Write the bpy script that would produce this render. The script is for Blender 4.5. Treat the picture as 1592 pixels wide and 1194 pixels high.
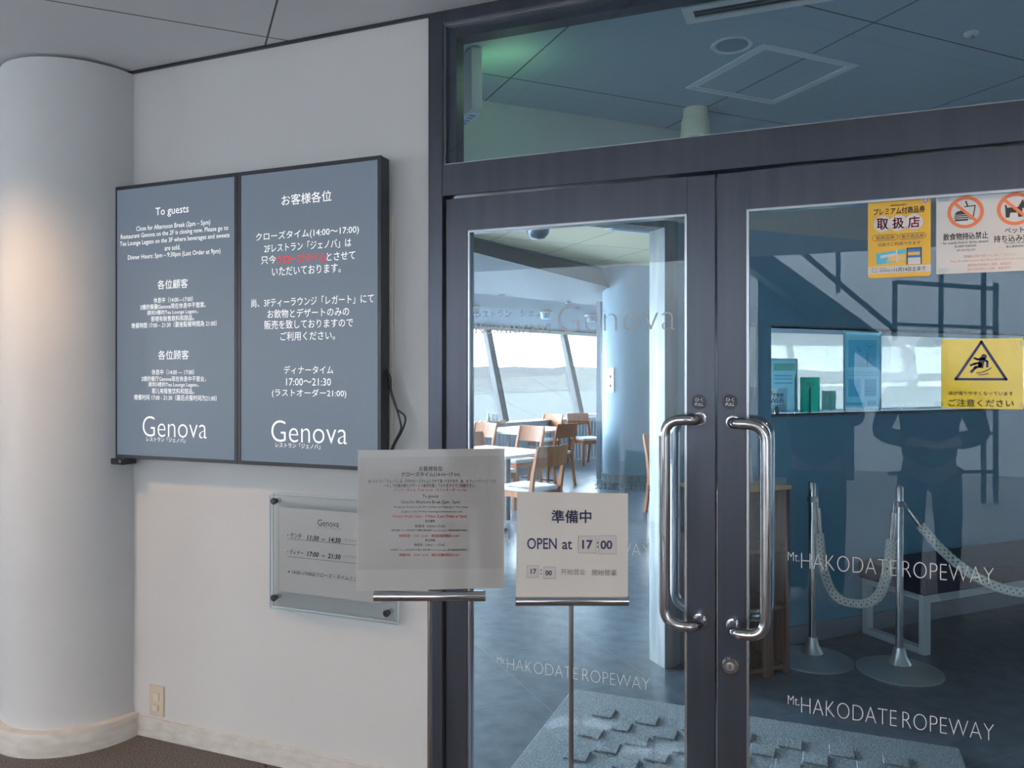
import bpy, bmesh, math, random
from mathutils import Vector, Matrix

random.seed(7)
S = bpy.context.scene
COL = S.collection
for o in list(bpy.data.objects):
    bpy.data.objects.remove(o, do_unlink=True)

# ------------------------------------------------------------------ camera
F, HY, YAW, CAMZ = 1200.0, 585.0, math.radians(21.5), 1.5
cam_d = bpy.data.cameras.new('camera')
cam = bpy.data.objects.new('camera', cam_d)
COL.objects.link(cam)
cam.location = (0, 0, CAMZ)
cam.rotation_euler = (math.radians(90), 0, YAW)
cam_d.sensor_width = 36
cam_d.lens = F / 1592 * 36
cam_d.shift_y = (HY - 597) / 1592
cam_d.clip_end = 60000
cam_d.clip_start = 0.02
S.camera = cam

# ------------------------------------------------------------------ world, exposure
world = bpy.data.worlds.new('sky')
S.world = world
world.use_nodes = True
wn = world.node_tree
bg = wn.nodes['Background']
bg.inputs[0].default_value = (0.88, 0.96, 1.03, 1)
bg.inputs[1].default_value = 42.0
S.view_settings.view_transform = 'Standard'
S.view_settings.look = 'None'
S.view_settings.exposure = 0.0
S.view_settings.gamma = 1.0
S.view_settings.use_curve_mapping = False
S.cycles.transparent_max_bounces = 24
S.cycles.max_bounces = 10
S.cycles.diffuse_bounces = 5
S.cycles.sample_clamp_indirect = 6.0


def lamp(name, kind, loc, energy, color, aim=None, **kw):
    d = bpy.data.lights.new(name, kind)
    d.energy = energy
    d.color = color
    for k, v in kw.items():
        setattr(d, k, v)
    o = bpy.data.objects.new(name, d)
    COL.objects.link(o)
    o.location = loc
    if aim is not None:
        o.rotation_euler = (Vector(aim) - Vector(loc)).to_track_quat('-Z', 'Y').to_euler()
    return o


def portal(name, loc, aim, sx, sy):
    o = lamp(name, 'AREA', loc, 1, (1, 1, 1), aim, shape='RECTANGLE', size=sx, size_y=sy)
    o.data.cycles.is_portal = True
    return o


WARM = (1.0, 0.60, 0.31)
# downlights recessed in the lobby ceiling: (x, y, watts)
DOWNLIGHTS = [(-3.1, 1.15, 78), (1.25, 1.5, 66), (-0.9, -0.9, 45), (-3.4, -1.2, 40)]  # last two are added, unseen, to brighten the rear of the lobby

# ------------------------------------------------------------------ helpers
FWD = Vector((-math.sin(YAW), math.cos(YAW), 0))
RGT = Vector((math.cos(YAW), math.sin(YAW), 0))
EYE = Vector((0, 0, CAMZ))
R2 = math.sqrt(0.5)


def ray(px, py):
    return FWD + RGT * ((px - 796) / F) + Vector((0, 0, (HY - py) / F))


class Plane:
    """a vertical plane through o with horizontal axis u; n points to the viewer's side"""
    def __init__(self, o, u):
        self.o = Vector(o)
        self.u = Vector(u).normalized()
        self.v = Vector((0, 0, 1))
        self.n = self.u.cross(self.v)

    def hit(self, px, py, off=0.0):
        d = ray(px, py)
        t = (self.o + self.n * off - EYE).dot(self.n) / d.dot(self.n)
        return EYE + d * t

    def st(self, px, py):
        p = self.hit(px, py) - self.o
        return p.dot(self.u), p.z + self.o.z

    def at(self, s, z, off=0.0):
        p = self.o + self.u * s + self.n * off
        return Vector((p.x, p.y, z))

    def shifted(self, off):
        return Plane(self.o + self.n * off, self.u)


def yplane(y):
    return Plane((0, y, 0), (1, 0, 0))


def on_z(px, py, z):
    d = ray(px, py)
    return EYE + d * ((z - CAMZ) / d.z)


def at_depth(px, py, dep):
    return EYE + ray(px, py) * dep


class MB:
    def __init__(self):
        self.v, self.f = [], []
        self.M = None

    def add(self, vs, fs):
        b = len(self.v)
        if self.M is not None:
            vs = [self.M @ Vector(p) for p in vs]
        self.v += [Vector(p) for p in vs]
        self.f += [[b + i for i in f] for f in fs]
        return self

    def box(self, x0, x1, y0, y1, z0, z1):
        return self.add([(x0, y0, z0), (x1, y0, z0), (x1, y1, z0), (x0, y1, z0), (x0, y0, z1), (x1, y0, z1), (x1, y1, z1), (x0, y1, z1)],
                        [(0, 3, 2, 1), (4, 5, 6, 7), (0, 1, 5, 4), (1, 2, 6, 5), (2, 3, 7, 6), (3, 0, 4, 7)])

    def bar(self, p0, p1, w, d, up=(0, 0, 1)):
        p0, p1 = Vector(p0), Vector(p1)
        t = (p1 - p0).normalized()
        a = t.cross(Vector(up))
        if a.length < 1e-4:
            a = t.cross(Vector((0, 1, 0)))
        a.normalize()
        b = a.cross(t)
        vs = []
        for p in (p0, p1):
            for sx, sy in ((-1, -1), (1, -1), (1, 1), (-1, 1)):
                vs.append(p + a * sx * w / 2 + b * sy * d / 2)
        return self.add(vs, [(3, 2, 1, 0), (4, 5, 6, 7), (0, 1, 5, 4), (1, 2, 6, 5), (2, 3, 7, 6), (3, 0, 4, 7)])

    def tube(self, pts, r, n=12, cap=True, closed=False):
        pts = [Vector(p) for p in pts]
        m = len(pts)
        rs = r if isinstance(r, (list, tuple)) else [r] * m
        vs, fs = [], []
        prev = None
        for i, p in enumerate(pts):
            if closed:
                t = (pts[(i + 1) % m] - pts[i - 1]).normalized()
            else:
                t = (pts[min(i + 1, m - 1)] - pts[max(i - 1, 0)]).normalized()
            if prev is None:
                a = t.cross(Vector((0, 0, 1)))
                if a.length < 1e-3:
                    a = t.cross(Vector((0, 1, 0)))
            else:
                a = prev - t * prev.dot(t)
            a.normalize()
            prev = a
            b = t.cross(a)
            for k in range(n):
                an = 2 * math.pi * k / n
                vs.append(p + (a * math.cos(an) + b * math.sin(an)) * rs[i])
        for i in range(m if closed else m - 1):
            for k in range(n):
                k2 = (k + 1) % n
                j = (i + 1) % m
                fs.append((i * n + k, i * n + k2, j * n + k2, j * n + k))
        if cap and not closed:
            fs.append(tuple(range(n - 1, -1, -1)))
            fs.append(tuple(range((m - 1) * n, m * n)))
        return self.add(vs, fs)

    def cyl(self, p0, p1, r, n=20):
        return self.tube([p0, p1], r, n)

    def lathe(self, prof, c=(0, 0, 0), n=32, axis=None):
        """prof: (radius, height) pairs, about z (or axis) through c"""
        c = Vector(c)
        q = Vector((0, 0, 1)).rotation_difference(Vector(axis)) if axis is not None else None
        vs, fs = [], []
        for r, h in prof:
            for k in range(n):
                a = 2 * math.pi * k / n
                p = Vector((r * math.cos(a), r * math.sin(a), h))
                vs.append(c + (q @ p if q else p))
        for i in range(len(prof) - 1):
            for k in range(n):
                k2 = (k + 1) % n
                fs.append((i * n + k, i * n + k2, (i + 1) * n + k2, (i + 1) * n + k))
        if prof[0][0] > 1e-5:
            fs.append(tuple(range(n - 1, -1, -1)))
        if prof[-1][0] > 1e-5:
            fs.append(tuple(range((len(prof) - 1) * n, len(prof) * n)))
        return self.add(vs, fs)

    def prism(self, pts, d):
        """polygon pts extruded along vector d"""
        pts = [Vector(p) for p in pts]
        d = Vector(d)
        n = len(pts)
        vs = pts + [p + d for p in pts]
        fs = [tuple(range(n - 1, -1, -1)), tuple(range(n, 2 * n))] + [(i, (i + 1) % n, n + (i + 1) % n, n + i) for i in range(n)]
        return self.add(vs, fs)

    # flat marks lying on a Plane (thickness 0.4 mm so that they are sheets, not faces)
    def sheet(self, pl, poly, off, th=0.0004):
        """poly: (s, z) on the plane"""
        pts = [pl.at(s, z, off) for s, z in poly]
        return self.prism(pts, pl.n * th)

    def rect(self, pl, s0, s1, z0, z1, off, th=0.0004):
        return self.sheet(pl, [(s0, z0), (s1, z0), (s1, z1), (s0, z1)], off, th)

    def disc(self, pl, s, z, r, off, th=0.0004, n=28, rz=None):
        rz = rz or r
        return self.sheet(pl, [(s + r * math.cos(2 * math.pi * k / n), z + rz * math.sin(2 * math.pi * k / n)) for k in range(n)], off, th)

    def stroke(self, pl, pts, w, off, closed=False, th=0.0004):
        n = len(pts)
        for i in range(n if closed else n - 1):
            a, b = Vector(pts[i]), Vector(pts[(i + 1) % n])
            t = (b - a)
            if t.length < 1e-6:
                continue
            t.normalize()
            m = Vector((-t.y, t.x)) * w / 2
            e = t * w * 0.45
            a2, b2 = a - e, b + e
            self.sheet(pl, [a2 - m, b2 - m, b2 + m, a2 + m], off, th)
        return self

    def ring(self, pl, s, z, r, w, off, n=32, a0=0, a1=2 * math.pi, rz=None):
        rz = rz or r
        vs, fs = [], []
        for k in range(n + 1):
            a = a0 + (a1 - a0) * k / n
            for q in (-w / 2, w / 2):
                vs.append(pl.at(s + (r + q) * math.cos(a), z + (rz + q) * math.sin(a), off))
        for k in range(n):
            fs.append((2 * k, 2 * k + 1, 2 * k + 3, 2 * k + 2))
        return self.add(vs, fs)

    def text(self, pl, body, s0, s1, z0, z1, off, bold=0.0, shear=0.0, res=2, mirror=False, font_w=None):
        if bold > 0 and any(ord(ch) > 0x2fff for ch in body):
            # heavier strokes for kanji and kana: the line twice, a hair apart
            e = bold * 0.9 * abs(z1 - z0)
            for ds, dz in ((-e, 0), (e, 0), (0, e), (0, -e)):
                self.text(pl, body, s0 + ds, s1 + ds, z0 + dz, z1 + dz, off, 0.0, shear, res, mirror)
            return self
        vs, fs, w, h = glyphs(body, bold, shear, res)
        if w < 1e-6:
            return self
        kx, kz = (s1 - s0) / w, (z1 - z0) / h
        pts = []
        for x, y in vs:
            s = s1 - x * kx if mirror else s0 + x * kx
            pts.append(pl.at(s, z0 + y * kz, off))
        return self.add(pts, fs)

    def ptext(self, pl, body, x0, x1, yc, hp, off=0.0008, **kw):
        """one line of lettering between two points of the sign, measured on its own plane"""
        xm = (x0 + x1) / 2
        s0, s1 = pl.st(x0, yc)[0], pl.st(x1, yc)[0]
        za, zb = pl.st(xm, yc + hp / 2)[1], pl.st(xm, yc - hp / 2)[1]
        return self.text(pl, body, s0, s1, za, zb, off, **kw)


_G = {}


def glyphs(body, bold, shear, res):
    key = (body, bold, shear, res)
    if key in _G:
        return _G[key]
    c = bpy.data.curves.new('lettering', 'FONT')
    c.body = body
    c.resolution_u = res
    c.offset = bold
    c.shear = shear
    o = bpy.data.objects.new('lettering', c)
    COL.objects.link(o)
    dg = bpy.context.evaluated_depsgraph_get()
    m = bpy.data.meshes.new_from_object(o.evaluated_get(dg))
    vs = [(v.co.x, v.co.y) for v in m.vertices]
    fs = [tuple(p.vertices) for p in m.polygons]
    bpy.data.objects.remove(o, do_unlink=True)
    bpy.data.curves.remove(c)
    bpy.data.meshes.remove(m)
    if not vs:
        _G[key] = ([], [], 0, 0)
        return _G[key]
    x0, x1 = min(v[0] for v in vs), max(v[0] for v in vs)
    y0, y1 = min(v[1] for v in vs), max(v[1] for v in vs)
    _G[key] = ([(a - x0, b - y0) for a, b in vs], fs, x1 - x0, max(y1 - y0, 1e-6))
    return _G[key]


OFF = {}


def tag(o, label=None, cat=None, group=None, kind=None):
    if label:
        o['label'] = label
    if cat:
        o['category'] = cat
    if group:
        o['group'] = group
    if kind:
        o['kind'] = kind
    return o


def thing(name, loc, label, cat, group=None, kind=None, rz=0.0):
    o = bpy.data.objects.new(name, None)
    COL.objects.link(o)
    o.empty_display_size = 0.1
    o.location = loc
    o.rotation_euler = (0, 0, rz)
    OFF[o.name] = Vector(loc)
    return tag(o, label, cat, group, kind)


def build(name, mb, mat, parent=None, world=True, bevel=0.0, smooth=None, seg=2, label=None, origin=None):
    """link the collected shapes as ONE mesh object; with world=True the points are in world space (parents unrotated)"""
    off = Vector((0, 0, 0))
    if parent is not None and world:
        off = OFF[parent.name]
    elif parent is None:
        if origin is not None:
            off = Vector(origin)
        elif mb.v:
            xs, ys, zs = [p.x for p in mb.v], [p.y for p in mb.v], [p.z for p in mb.v]
            off = Vector(((min(xs) + max(xs)) / 2, (min(ys) + max(ys)) / 2, min(zs)))
    me = bpy.data.meshes.new(name)
    me.from_pydata([tuple(p - off) for p in mb.v], [], mb.f)
    me.validate()
    bm = bmesh.new()
    bm.from_mesh(me)
    if bevel > 0:
        bmesh.ops.bevel(bm, geom=[e for e in bm.edges if len(e.link_faces) == 2 and e.calc_face_angle(0) > 0.6], offset=bevel, segments=seg, affect='EDGES', profile=0.5)
    bmesh.ops.recalc_face_normals(bm, faces=bm.faces)
    bm.to_mesh(me)
    bm.free()
    if smooth is not None:
        me.polygons.foreach_set('use_smooth', [True] * len(me.polygons))
        me.set_sharp_from_angle(angle=math.radians(smooth))
    me.materials.append(mat)
    o = bpy.data.objects.new(name, me)
    COL.objects.link(o)
    if parent is not None:
        o.parent = parent
        OFF[o.name] = OFF[parent.name] if world else Vector((0, 0, 0))
    else:
        o.location = off
        OFF[o.name] = off
    if label:
        o['label'] = label
    return o


# ------------------------------------------------------------------ materials
def mat(name, color, rough=0.5, metal=0.0, emit=None, es=1.0, spec=None, coat=0.0):
    m = bpy.data.materials.new(name)
    m.use_nodes = True
    b = m.node_tree.nodes['Principled BSDF']
    b.inputs['Base Color'].default_value = (*color, 1)
    b.inputs['Roughness'].default_value = rough
    b.inputs['Metallic'].default_value = metal
    if spec is not None:
        b.inputs['Specular IOR Level'].default_value = spec
    if coat:
        b.inputs['Coat Weight'].default_value = coat
        b.inputs['Coat Roughness'].default_value = 0.08
    if emit:
        b.inputs['Emission Color'].default_value = (*emit, 1)
        b.inputs['Emission Strength'].default_value = es
    return m


def noisy(m, scale, c0, c1, bump=0.0, detail=4, lo=0.35, hi=0.65, rough=None, stretch=None):
    """vary the base colour between two tones with noise, with an optional bump"""
    nt = m.node_tree
    b = nt.nodes['Principled BSDF']
    tc = nt.nodes.new('ShaderNodeTexCoord')
    src = tc.outputs['Object']
    if stretch:
        mp = nt.nodes.new('ShaderNodeMapping')
        mp.inputs['Scale'].default_value = stretch
        nt.links.new(src, mp.inputs[0])
        src = mp.outputs[0]
    n = nt.nodes.new('ShaderNodeTexNoise')
    n.inputs['Scale'].default_value = scale
    n.inputs['Detail'].default_value = detail
    nt.links.new(src, n.inputs['Vector'])
    r = nt.nodes.new('ShaderNodeValToRGB')
    r.color_ramp.elements[0].position = lo
    r.color_ramp.elements[1].position = hi
    r.color_ramp.elements[0].color = (*c0, 1)
    r.color_ramp.elements[1].color = (*c1, 1)
    nt.links.new(n.outputs[0], r.inputs[0])
    nt.links.new(r.outputs[0], b.inputs['Base Color'])
    if bump:
        bp = nt.nodes.new('ShaderNodeBump')
        bp.inputs['Strength'].default_value = bump
        bp.inputs['Distance'].default_value = 0.01
        nt.links.new(n.outputs[0], bp.inputs['Height'])
        nt.links.new(bp.outputs[0], b.inputs['Normal'])
    if rough:
        mr = nt.nodes.new('ShaderNodeMapRange')
        mr.inputs[3].default_value, mr.inputs[4].default_value = rough
        nt.links.new(n.outputs[0], mr.inputs[0])
        nt.links.new(mr.outputs[0], b.inputs['Roughness'])
    return m


def grid_lines(m, spacing, offs, width, line, angle=45, base=None):
    """thin joint lines on a square grid, turned by angle about z, over the present base colour"""
    nt = m.node_tree
    b = nt.nodes['Principled BSDF']
    geo = nt.nodes.new('ShaderNodeNewGeometry')
    rot = nt.nodes.new('ShaderNodeVectorRotate')
    rot.rotation_type = 'Z_AXIS'
    rot.inputs['Angle'].default_value = math.radians(-angle)
    nt.links.new(geo.outputs['Position'], rot.inputs['Vector'])
    sep = nt.nodes.new('ShaderNodeSeparateXYZ')
    nt.links.new(rot.outputs[0], sep.inputs[0])

    def mth(op, a, bb):
        q = nt.nodes.new('ShaderNodeMath')
        q.operation = op
        for i, x in enumerate((a, bb)):
            if isinstance(x, (int, float)):
                q.inputs[i].default_value = x
            elif x is not None:
                nt.links.new(x, q.inputs[i])
        return q.outputs[0]
    masks = []
    for ax in (0, 1):
        t = mth('SUBTRACT', sep.outputs[ax], offs[ax] - width / 2)
        t = mth('FLOORED_MODULO', t, spacing)
        masks.append(mth('LESS_THAN', t, width))
    k = mth('MAXIMUM', masks[0], masks[1])
    mx = nt.nodes.new('ShaderNodeMix')
    mx.data_type = 'RGBA'
    nt.links.new(k, mx.inputs['Factor'])
    cur = b.inputs['Base Color']
    if cur.is_linked:
        nt.links.new(cur.links[0].from_socket, mx.inputs['A'])
    else:
        mx.inputs['A'].default_value = cur.default_value
    mx.inputs['B'].default_value = (*line, 1)
    nt.links.new(mx.outputs['Result'], b.inputs['Base Color'])
    return m


def glassy(name, tint, refl, rough=0.0):
    """clear sheet: tinted see-through mixed with a mirror layer that grows towards grazing angles"""
    m = bpy.data.materials.new(name)
    m.use_nodes = True
    nt = m.node_tree
    nt.nodes.remove(nt.nodes['Principled BSDF'])
    out = nt.nodes['Material Output']
    tr = nt.nodes.new('ShaderNodeBsdfTransparent')
    tr.inputs[0].default_value = (*tint, 1)
    gl = nt.nodes.new('ShaderNodeBsdfGlossy')
    gl.inputs['Roughness'].default_value = rough
    gl.inputs['Color'].default_value = (0.9, 0.95, 1, 1)
    lw = nt.nodes.new('ShaderNodeLayerWeight')
    lw.inputs[0].default_value = 0.3
    ad = nt.nodes.new('ShaderNodeMath')
    ad.operation = 'MULTIPLY_ADD'
    nt.links.new(lw.outputs['Fresnel'], ad.inputs[0])
    ad.inputs[1].default_value = 0.6
    ad.inputs[2].default_value = refl
    mx = nt.nodes.new('ShaderNodeMixShader')
    nt.links.new(ad.outputs[0], mx.inputs[0])
    nt.links.new(tr.outputs[0], mx.inputs[1])
    nt.links.new(gl.outputs[0], mx.inputs[2])
    nt.links.new(mx.outputs[0], out.inputs[0])
    return m


def milky(name, color, clear, rough=0.3):
    m = bpy.data.materials.new(name)
    m.use_nodes = True
    nt = m.node_tree
    nt.nodes.remove(nt.nodes['Principled BSDF'])
    out = nt.nodes['Material Output']
    tr = nt.nodes.new('ShaderNodeBsdfTransparent')
    tr.inputs[0].default_value = (*color, 1)
    tl = nt.nodes.new('ShaderNodeBsdfTranslucent')
    tl.inputs[0].default_value = (*color, 1)
    mx = nt.nodes.new('ShaderNodeMixShader')
    mx.inputs[0].default_value = 1 - clear
    nt.links.new(tr.outputs[0], mx.inputs[1])
    nt.links.new(tl.outputs[0], mx.inputs[2])
    nt.links.new(mx.outputs[0], out.inputs[0])
    return m


M = {}
M['wall'] = noisy(mat('white_wall_paint', (0.72, 0.72, 0.71), 0.75), 1.3, (0.615, 0.618, 0.622), (0.65, 0.652, 0.656), detail=3)
M['pillar'] = noisy(mat('white_column_paint', (0.72, 0.72, 0.71), 0.6), 2.0, (0.60, 0.615, 0.63), (0.64, 0.655, 0.67))
M['base'] = noisy(mat('scuffed_baseboard', (0.6, 0.58, 0.55), 0.55), 14, (0.56, 0.54, 0.5), (0.66, 0.64, 0.61), stretch=(1, 1, 3))
M['ceil'] = grid_lines(mat('ceiling_board', (0.74, 0.78, 0.83), 0.8), 1.0, (0.315, 0.04), 0.007, (0.10, 0.10, 0.11))
M['ceil_vest'] = grid_lines(mat('dim_lit_ceiling_board', (0.40, 0.49, 0.56), 0.8), 1.0, (0.315, 0.04), 0.007, (0.07, 0.08, 0.10))  # same board as the lobby ceiling, its dim bluish light put into the colour
M['ceil_in'] = grid_lines(mat('warm_lit_cream_board', (0.93, 0.80, 0.54), 0.8), 1.0, (0.315, 0.04), 0.012, (0.3, 0.3, 0.28))  # cream made yellower, warm light on the ceiling put into the colour
M['lobby_floor'] = noisy(mat('speckled_floor_tile', (0.1, 0.09, 0.09), 0.7), 210, (0.03, 0.025, 0.025), (0.23, 0.20, 0.18), bump=0.5, detail=2, lo=0.40, hi=0.66)
grid_lines(M['lobby_floor'], 1.0, (0.315, 0.04), 0.006, (0.01, 0.01, 0.01))
M['tile'] = noisy(mat('dark_slate_tile', (0.06, 0.07, 0.09), 0.28), 11, (0.06, 0.09, 0.13), (0.13, 0.175, 0.225), detail=5, lo=0.3, hi=0.7)
grid_lines(M['tile'], 0.62, (0.3, 0.16), 0.006, (0.16, 0.19, 0.22))
M['frame'] = noisy(mat('grey_anodised_frame', (0.13, 0.135, 0.16), 0.30, 0.6), 3, (0.062, 0.070, 0.092), (0.075, 0.082, 0.105), stretch=(8, 8, 0.4))
M['frame_dark'] = mat('dark_frame_reveal', (0.03, 0.035, 0.05), 0.4, 0.3)
M['bead'] = mat('bright_glazing_bead', (0.55, 0.58, 0.62), 0.25, 0.9)
M['glass'] = glassy('blue_tinted_door_glass', (0.885, 0.94, 0.965), 0.03)
M['clear_glass'] = glassy('clear_window_glass', (0.97, 0.99, 1.0), 0.0)
M['acrylic'] = glassy('clear_acrylic', (0.975, 0.987, 0.99), 0.0)
M['acrylic_edge'] = glassy('acrylic_edge_film', (0.97, 0.98, 0.98), 0.01, 0.15)
M['acrylic_rim'] = mat('pale_blue_acrylic_edge', (0.50, 0.62, 0.68), 0.2)
M['chrome'] = mat('polished_chrome', (0.62, 0.62, 0.64), 0.09, 1.0)
M['satin'] = mat('satin_steel_base', (0.58, 0.62, 0.63), 0.32, 0.8)
M['steel'] = mat('brushed_steel', (0.5, 0.5, 0.52), 0.28, 1.0)
M['dark_steel'] = mat('dark_screw_cap', (0.08, 0.09, 0.12), 0.25, 0.8)
M['black'] = mat('black_plastic', (0.018, 0.022, 0.032), 0.35)
M['screen'] = mat('slate_blue_screen', (0.02, 0.024, 0.03), 0.38, emit=(0.115, 0.148, 0.195), es=1.0)
M['screen_white'] = mat('lit_white_text', (0.1, 0.1, 0.1), 0.5, emit=(0.92, 0.94, 0.95), es=1.0)
M['screen_red'] = mat('lit_red_text', (0.1, 0.0, 0.0), 0.5, emit=(0.85, 0.06, 0.05), es=1.0)
M['paper'] = noisy(mat('white_paper', (0.62, 0.6, 0.58), 0.5), 9, (0.60, 0.58, 0.565), (0.635, 0.615, 0.60))
M['plate'] = mat('off_white_sign_plate', (0.69, 0.68, 0.655), 0.45)
M['bench_white'] = mat('pale_bench_metal', (0.74, 0.80, 0.83), 0.45)
M['ink'] = mat('black_print', (0.03, 0.03, 0.035), 0.5)
M['navy_ink'] = mat('navy_print', (0.035, 0.035, 0.11), 0.5)
M['grey_ink'] = mat('grey_print', (0.16, 0.16, 0.18), 0.5)
M['red_ink'] = mat('red_print', (0.62, 0.07, 0.05), 0.5)
M['pale_red'] = mat('pale_red_print', (0.72, 0.36, 0.30), 0.5)
M['orange'] = mat('orange_print', (0.78, 0.20, 0.08), 0.5)
M['yellow'] = mat('orange_yellow_paper', (0.80, 0.47, 0.045), 0.4)
M['lemon'] = noisy(mat('laminated_yellow_sheet', (0.62, 0.52, 0.02), 0.18, coat=0.6), 5, (0.58, 0.48, 0.015), (0.66, 0.56, 0.03), bump=0.35, detail=2)
M['notice_white'] = mat('white_notice_sheet', (0.72, 0.76, 0.78), 0.4)
M['crimson'] = mat('crimson_print', (0.75, 0.04, 0.11), 0.5)
M['cyan'] = mat('cyan_print', (0.08, 0.5, 0.7), 0.5)
M['blue_print'] = mat('blue_print', (0.05, 0.18, 0.5), 0.5)
M['sand'] = mat('sand_print', (0.8, 0.55, 0.2), 0.5)
M['film'] = glassy('clear_film', (0.97, 0.97, 0.97), 0.02, 0.05)
M['white_decal'] = mat('white_glass_lettering', (0.82, 0.84, 0.84), 0.6)
M['etched'] = mat('silver_glass_lettering', (0.42, 0.42, 0.44), 0.45, 0.2)
M['plastic_white'] = mat('cream_plastic', (0.66, 0.62, 0.54), 0.45)
M['lamp_white'] = mat('ivory_lamp_metal', (0.86, 0.84, 0.68), 0.45)
M['grille_white'] = mat('white_vent_metal', (0.85, 0.86, 0.84), 0.5)
M['hatch'] = mat('pale_hatch_trim', (0.66, 0.76, 0.80), 0.5)
M['green_glow'] = mat('lit_green_panel', (0.1, 0.5, 0.2), 0.5, emit=(0.30, 0.85, 0.30), es=2.2)
M['warm_glow'] = mat('lit_lamp_lens', (0.9, 0.8, 0.6), 0.4, emit=(1.0, 0.72, 0.42), es=9.0)
M['wood'] = noisy(mat('oak_chair_wood', (0.38, 0.12, 0.034), 0.5), 6, (0.33, 0.10, 0.027), (0.44, 0.15, 0.045), stretch=(4, 4, 0.5))
M['walnut'] = noisy(mat('brown_shelf_wood', (0.16, 0.09, 0.065), 0.5), 5, (0.11, 0.062, 0.05), (0.21, 0.12, 0.085), stretch=(9, 9, 0.6), detail=6)
M['pine'] = noisy(mat('yellow_pine_top', (0.60, 0.42, 0.17), 0.45), 6, (0.54, 0.36, 0.13), (0.66, 0.48, 0.22), stretch=(1, 6, 1))
M['cushion'] = mat('pale_seat_vinyl', (0.78, 0.80, 0.82), 0.3)
M['laminate'] = mat('white_table_laminate', (0.75, 0.77, 0.78), 0.22)
M['table_metal'] = mat('dark_table_metal', (0.12, 0.13, 0.15), 0.4, 0.6)
M['partition'] = noisy(mat('slate_blue_partition', (0.30, 0.36, 0.43), 0.6), 1.5, (0.19, 0.42, 0.58), (0.22, 0.46, 0.62))
M['bulkhead'] = mat('pale_bulkhead_paint', (0.60, 0.63, 0.62), 0.7)
M['white_metal'] = noisy(mat('satin_aluminium', (0.2, 0.23, 0.25), 0.45, 0.3), 5, (0.14, 0.17, 0.19), (0.25, 0.275, 0.29), stretch=(4, 4, 0.6))
M['mullion'] = mat('grey_mullion', (0.045, 0.045, 0.046), 0.6)
M['mullion_dark'] = mat('blue_grey_mullion_side', (0.016, 0.024, 0.030), 0.6)
M['column_in'] = mat('blue_grey_column', (0.23, 0.34, 0.43), 0.6)
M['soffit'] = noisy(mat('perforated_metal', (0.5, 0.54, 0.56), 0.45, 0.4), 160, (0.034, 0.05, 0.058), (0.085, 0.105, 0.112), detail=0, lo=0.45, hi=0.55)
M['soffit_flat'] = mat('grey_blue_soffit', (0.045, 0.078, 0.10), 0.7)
M['cream_trim'] = mat('cream_blind_box', (0.74, 0.72, 0.56), 0.5)
M['heater'] = mat('blue_grey_ribbed_metal', (0.30, 0.36, 0.43), 0.45, 0.3)
M['pile'] = noisy(mat('blue_grey_pile', (0.25, 0.30, 0.34), 0.95), 190, (0.15, 0.195, 0.235), (0.36, 0.42, 0.47), bump=1.0, detail=2, lo=0.38, hi=0.62)
M['rope'] = mat('pale_rope_yarn', (0.86, 0.88, 0.82), 0.85)
M['rope_gap_shade'] = mat('grey_rope_gap_shade', (0.16, 0.18, 0.18), 0.9)
M['bench_fabric'] = noisy(mat('dark_plum_vinyl', (0.055, 0.045, 0.07), 0.4), 20, (0.05, 0.04, 0.065), (0.065, 0.052, 0.08))
M['poster_blue'] = milky('blue_backlit_print', (0.42, 0.66, 0.76), 0.08)
M['poster_pale'] = milky('pale_blue_backlit_print', (0.48, 0.70, 0.78), 0.08)
M['poster_green'] = milky('green_backlit_card', (0.17, 0.60, 0.52), 0.05)
M['poster_sage'] = milky('sage_backlit_card', (0.36, 0.56, 0.54), 0.05)
M['poster_line'] = milky('blue_print_line', (0.3, 0.5, 0.6), 0.5)
M['poster_tint'] = milky('blue_print_tint', (0.62, 0.82, 0.9), 0.5)
M['poster_band'] = milky('green_print_band', (0.72, 0.86, 0.74), 0.5)
M['wifi'] = milky('grey_card', (0.78, 0.84, 0.86), 0.15)
M['wifi_ink'] = mat('teal_print', (0.02, 0.14, 0.24), 0.5)
M['frost'] = milky('frosted_pane', (0.62, 0.64, 0.64), 0.2)
M['skin'] = mat('skin', (0.50, 0.32, 0.24), 0.5)
M['hair'] = mat('black_hair', (0.015, 0.013, 0.014), 0.5)
M['navy_cloth'] = mat('navy_jacket_cloth', (0.02, 0.03, 0.05), 0.9)
M['dark_cloth'] = mat('charcoal_jacket_cloth', (0.03, 0.033, 0.04), 0.9)
M['jeans'] = mat('dark_blue_trousers', (0.018, 0.03, 0.045), 0.9)
M['shoe'] = mat('white_shoe_leather', (0.6, 0.6, 0.58), 0.6)
M['stair'] = mat('dark_stair_steel', (0.03, 0.04, 0.055), 0.5, 0.2)
M['tread'] = mat('grey_stair_tread', (0.14, 0.15, 0.16), 0.6)
M['sea'] = noisy(mat('hazy_sea', (0.115, 0.13, 0.135), 0.9, spec=0.0), 0.0006, (0.0335, 0.0325, 0.0318), (0.0352, 0.0342, 0.0334), stretch=(1, 3, 1))
M['hill'] = noisy(mat('hazy_hills', (0.1, 0.1, 0.1), 1.0, spec=0.0), 0.0011, (0.0262, 0.0238, 0.0222), (0.0290, 0.0264, 0.0248), detail=6)
M['town'] = noisy(mat('hazy_town', (0.12, 0.12, 0.12), 1.0, spec=0.0), 0.008, (0.0165, 0.0160, 0.0155), (0.0400, 0.0375, 0.0355), detail=5, stretch=(0.35, 1.6, 1), lo=0.42, hi=0.6)
M['outlet'] = mat('ivory_switch_plate', (0.60, 0.52, 0.40), 0.4)
M['ceramic'] = mat('grey_pottery', (0.35, 0.36, 0.37), 0.4)
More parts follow.
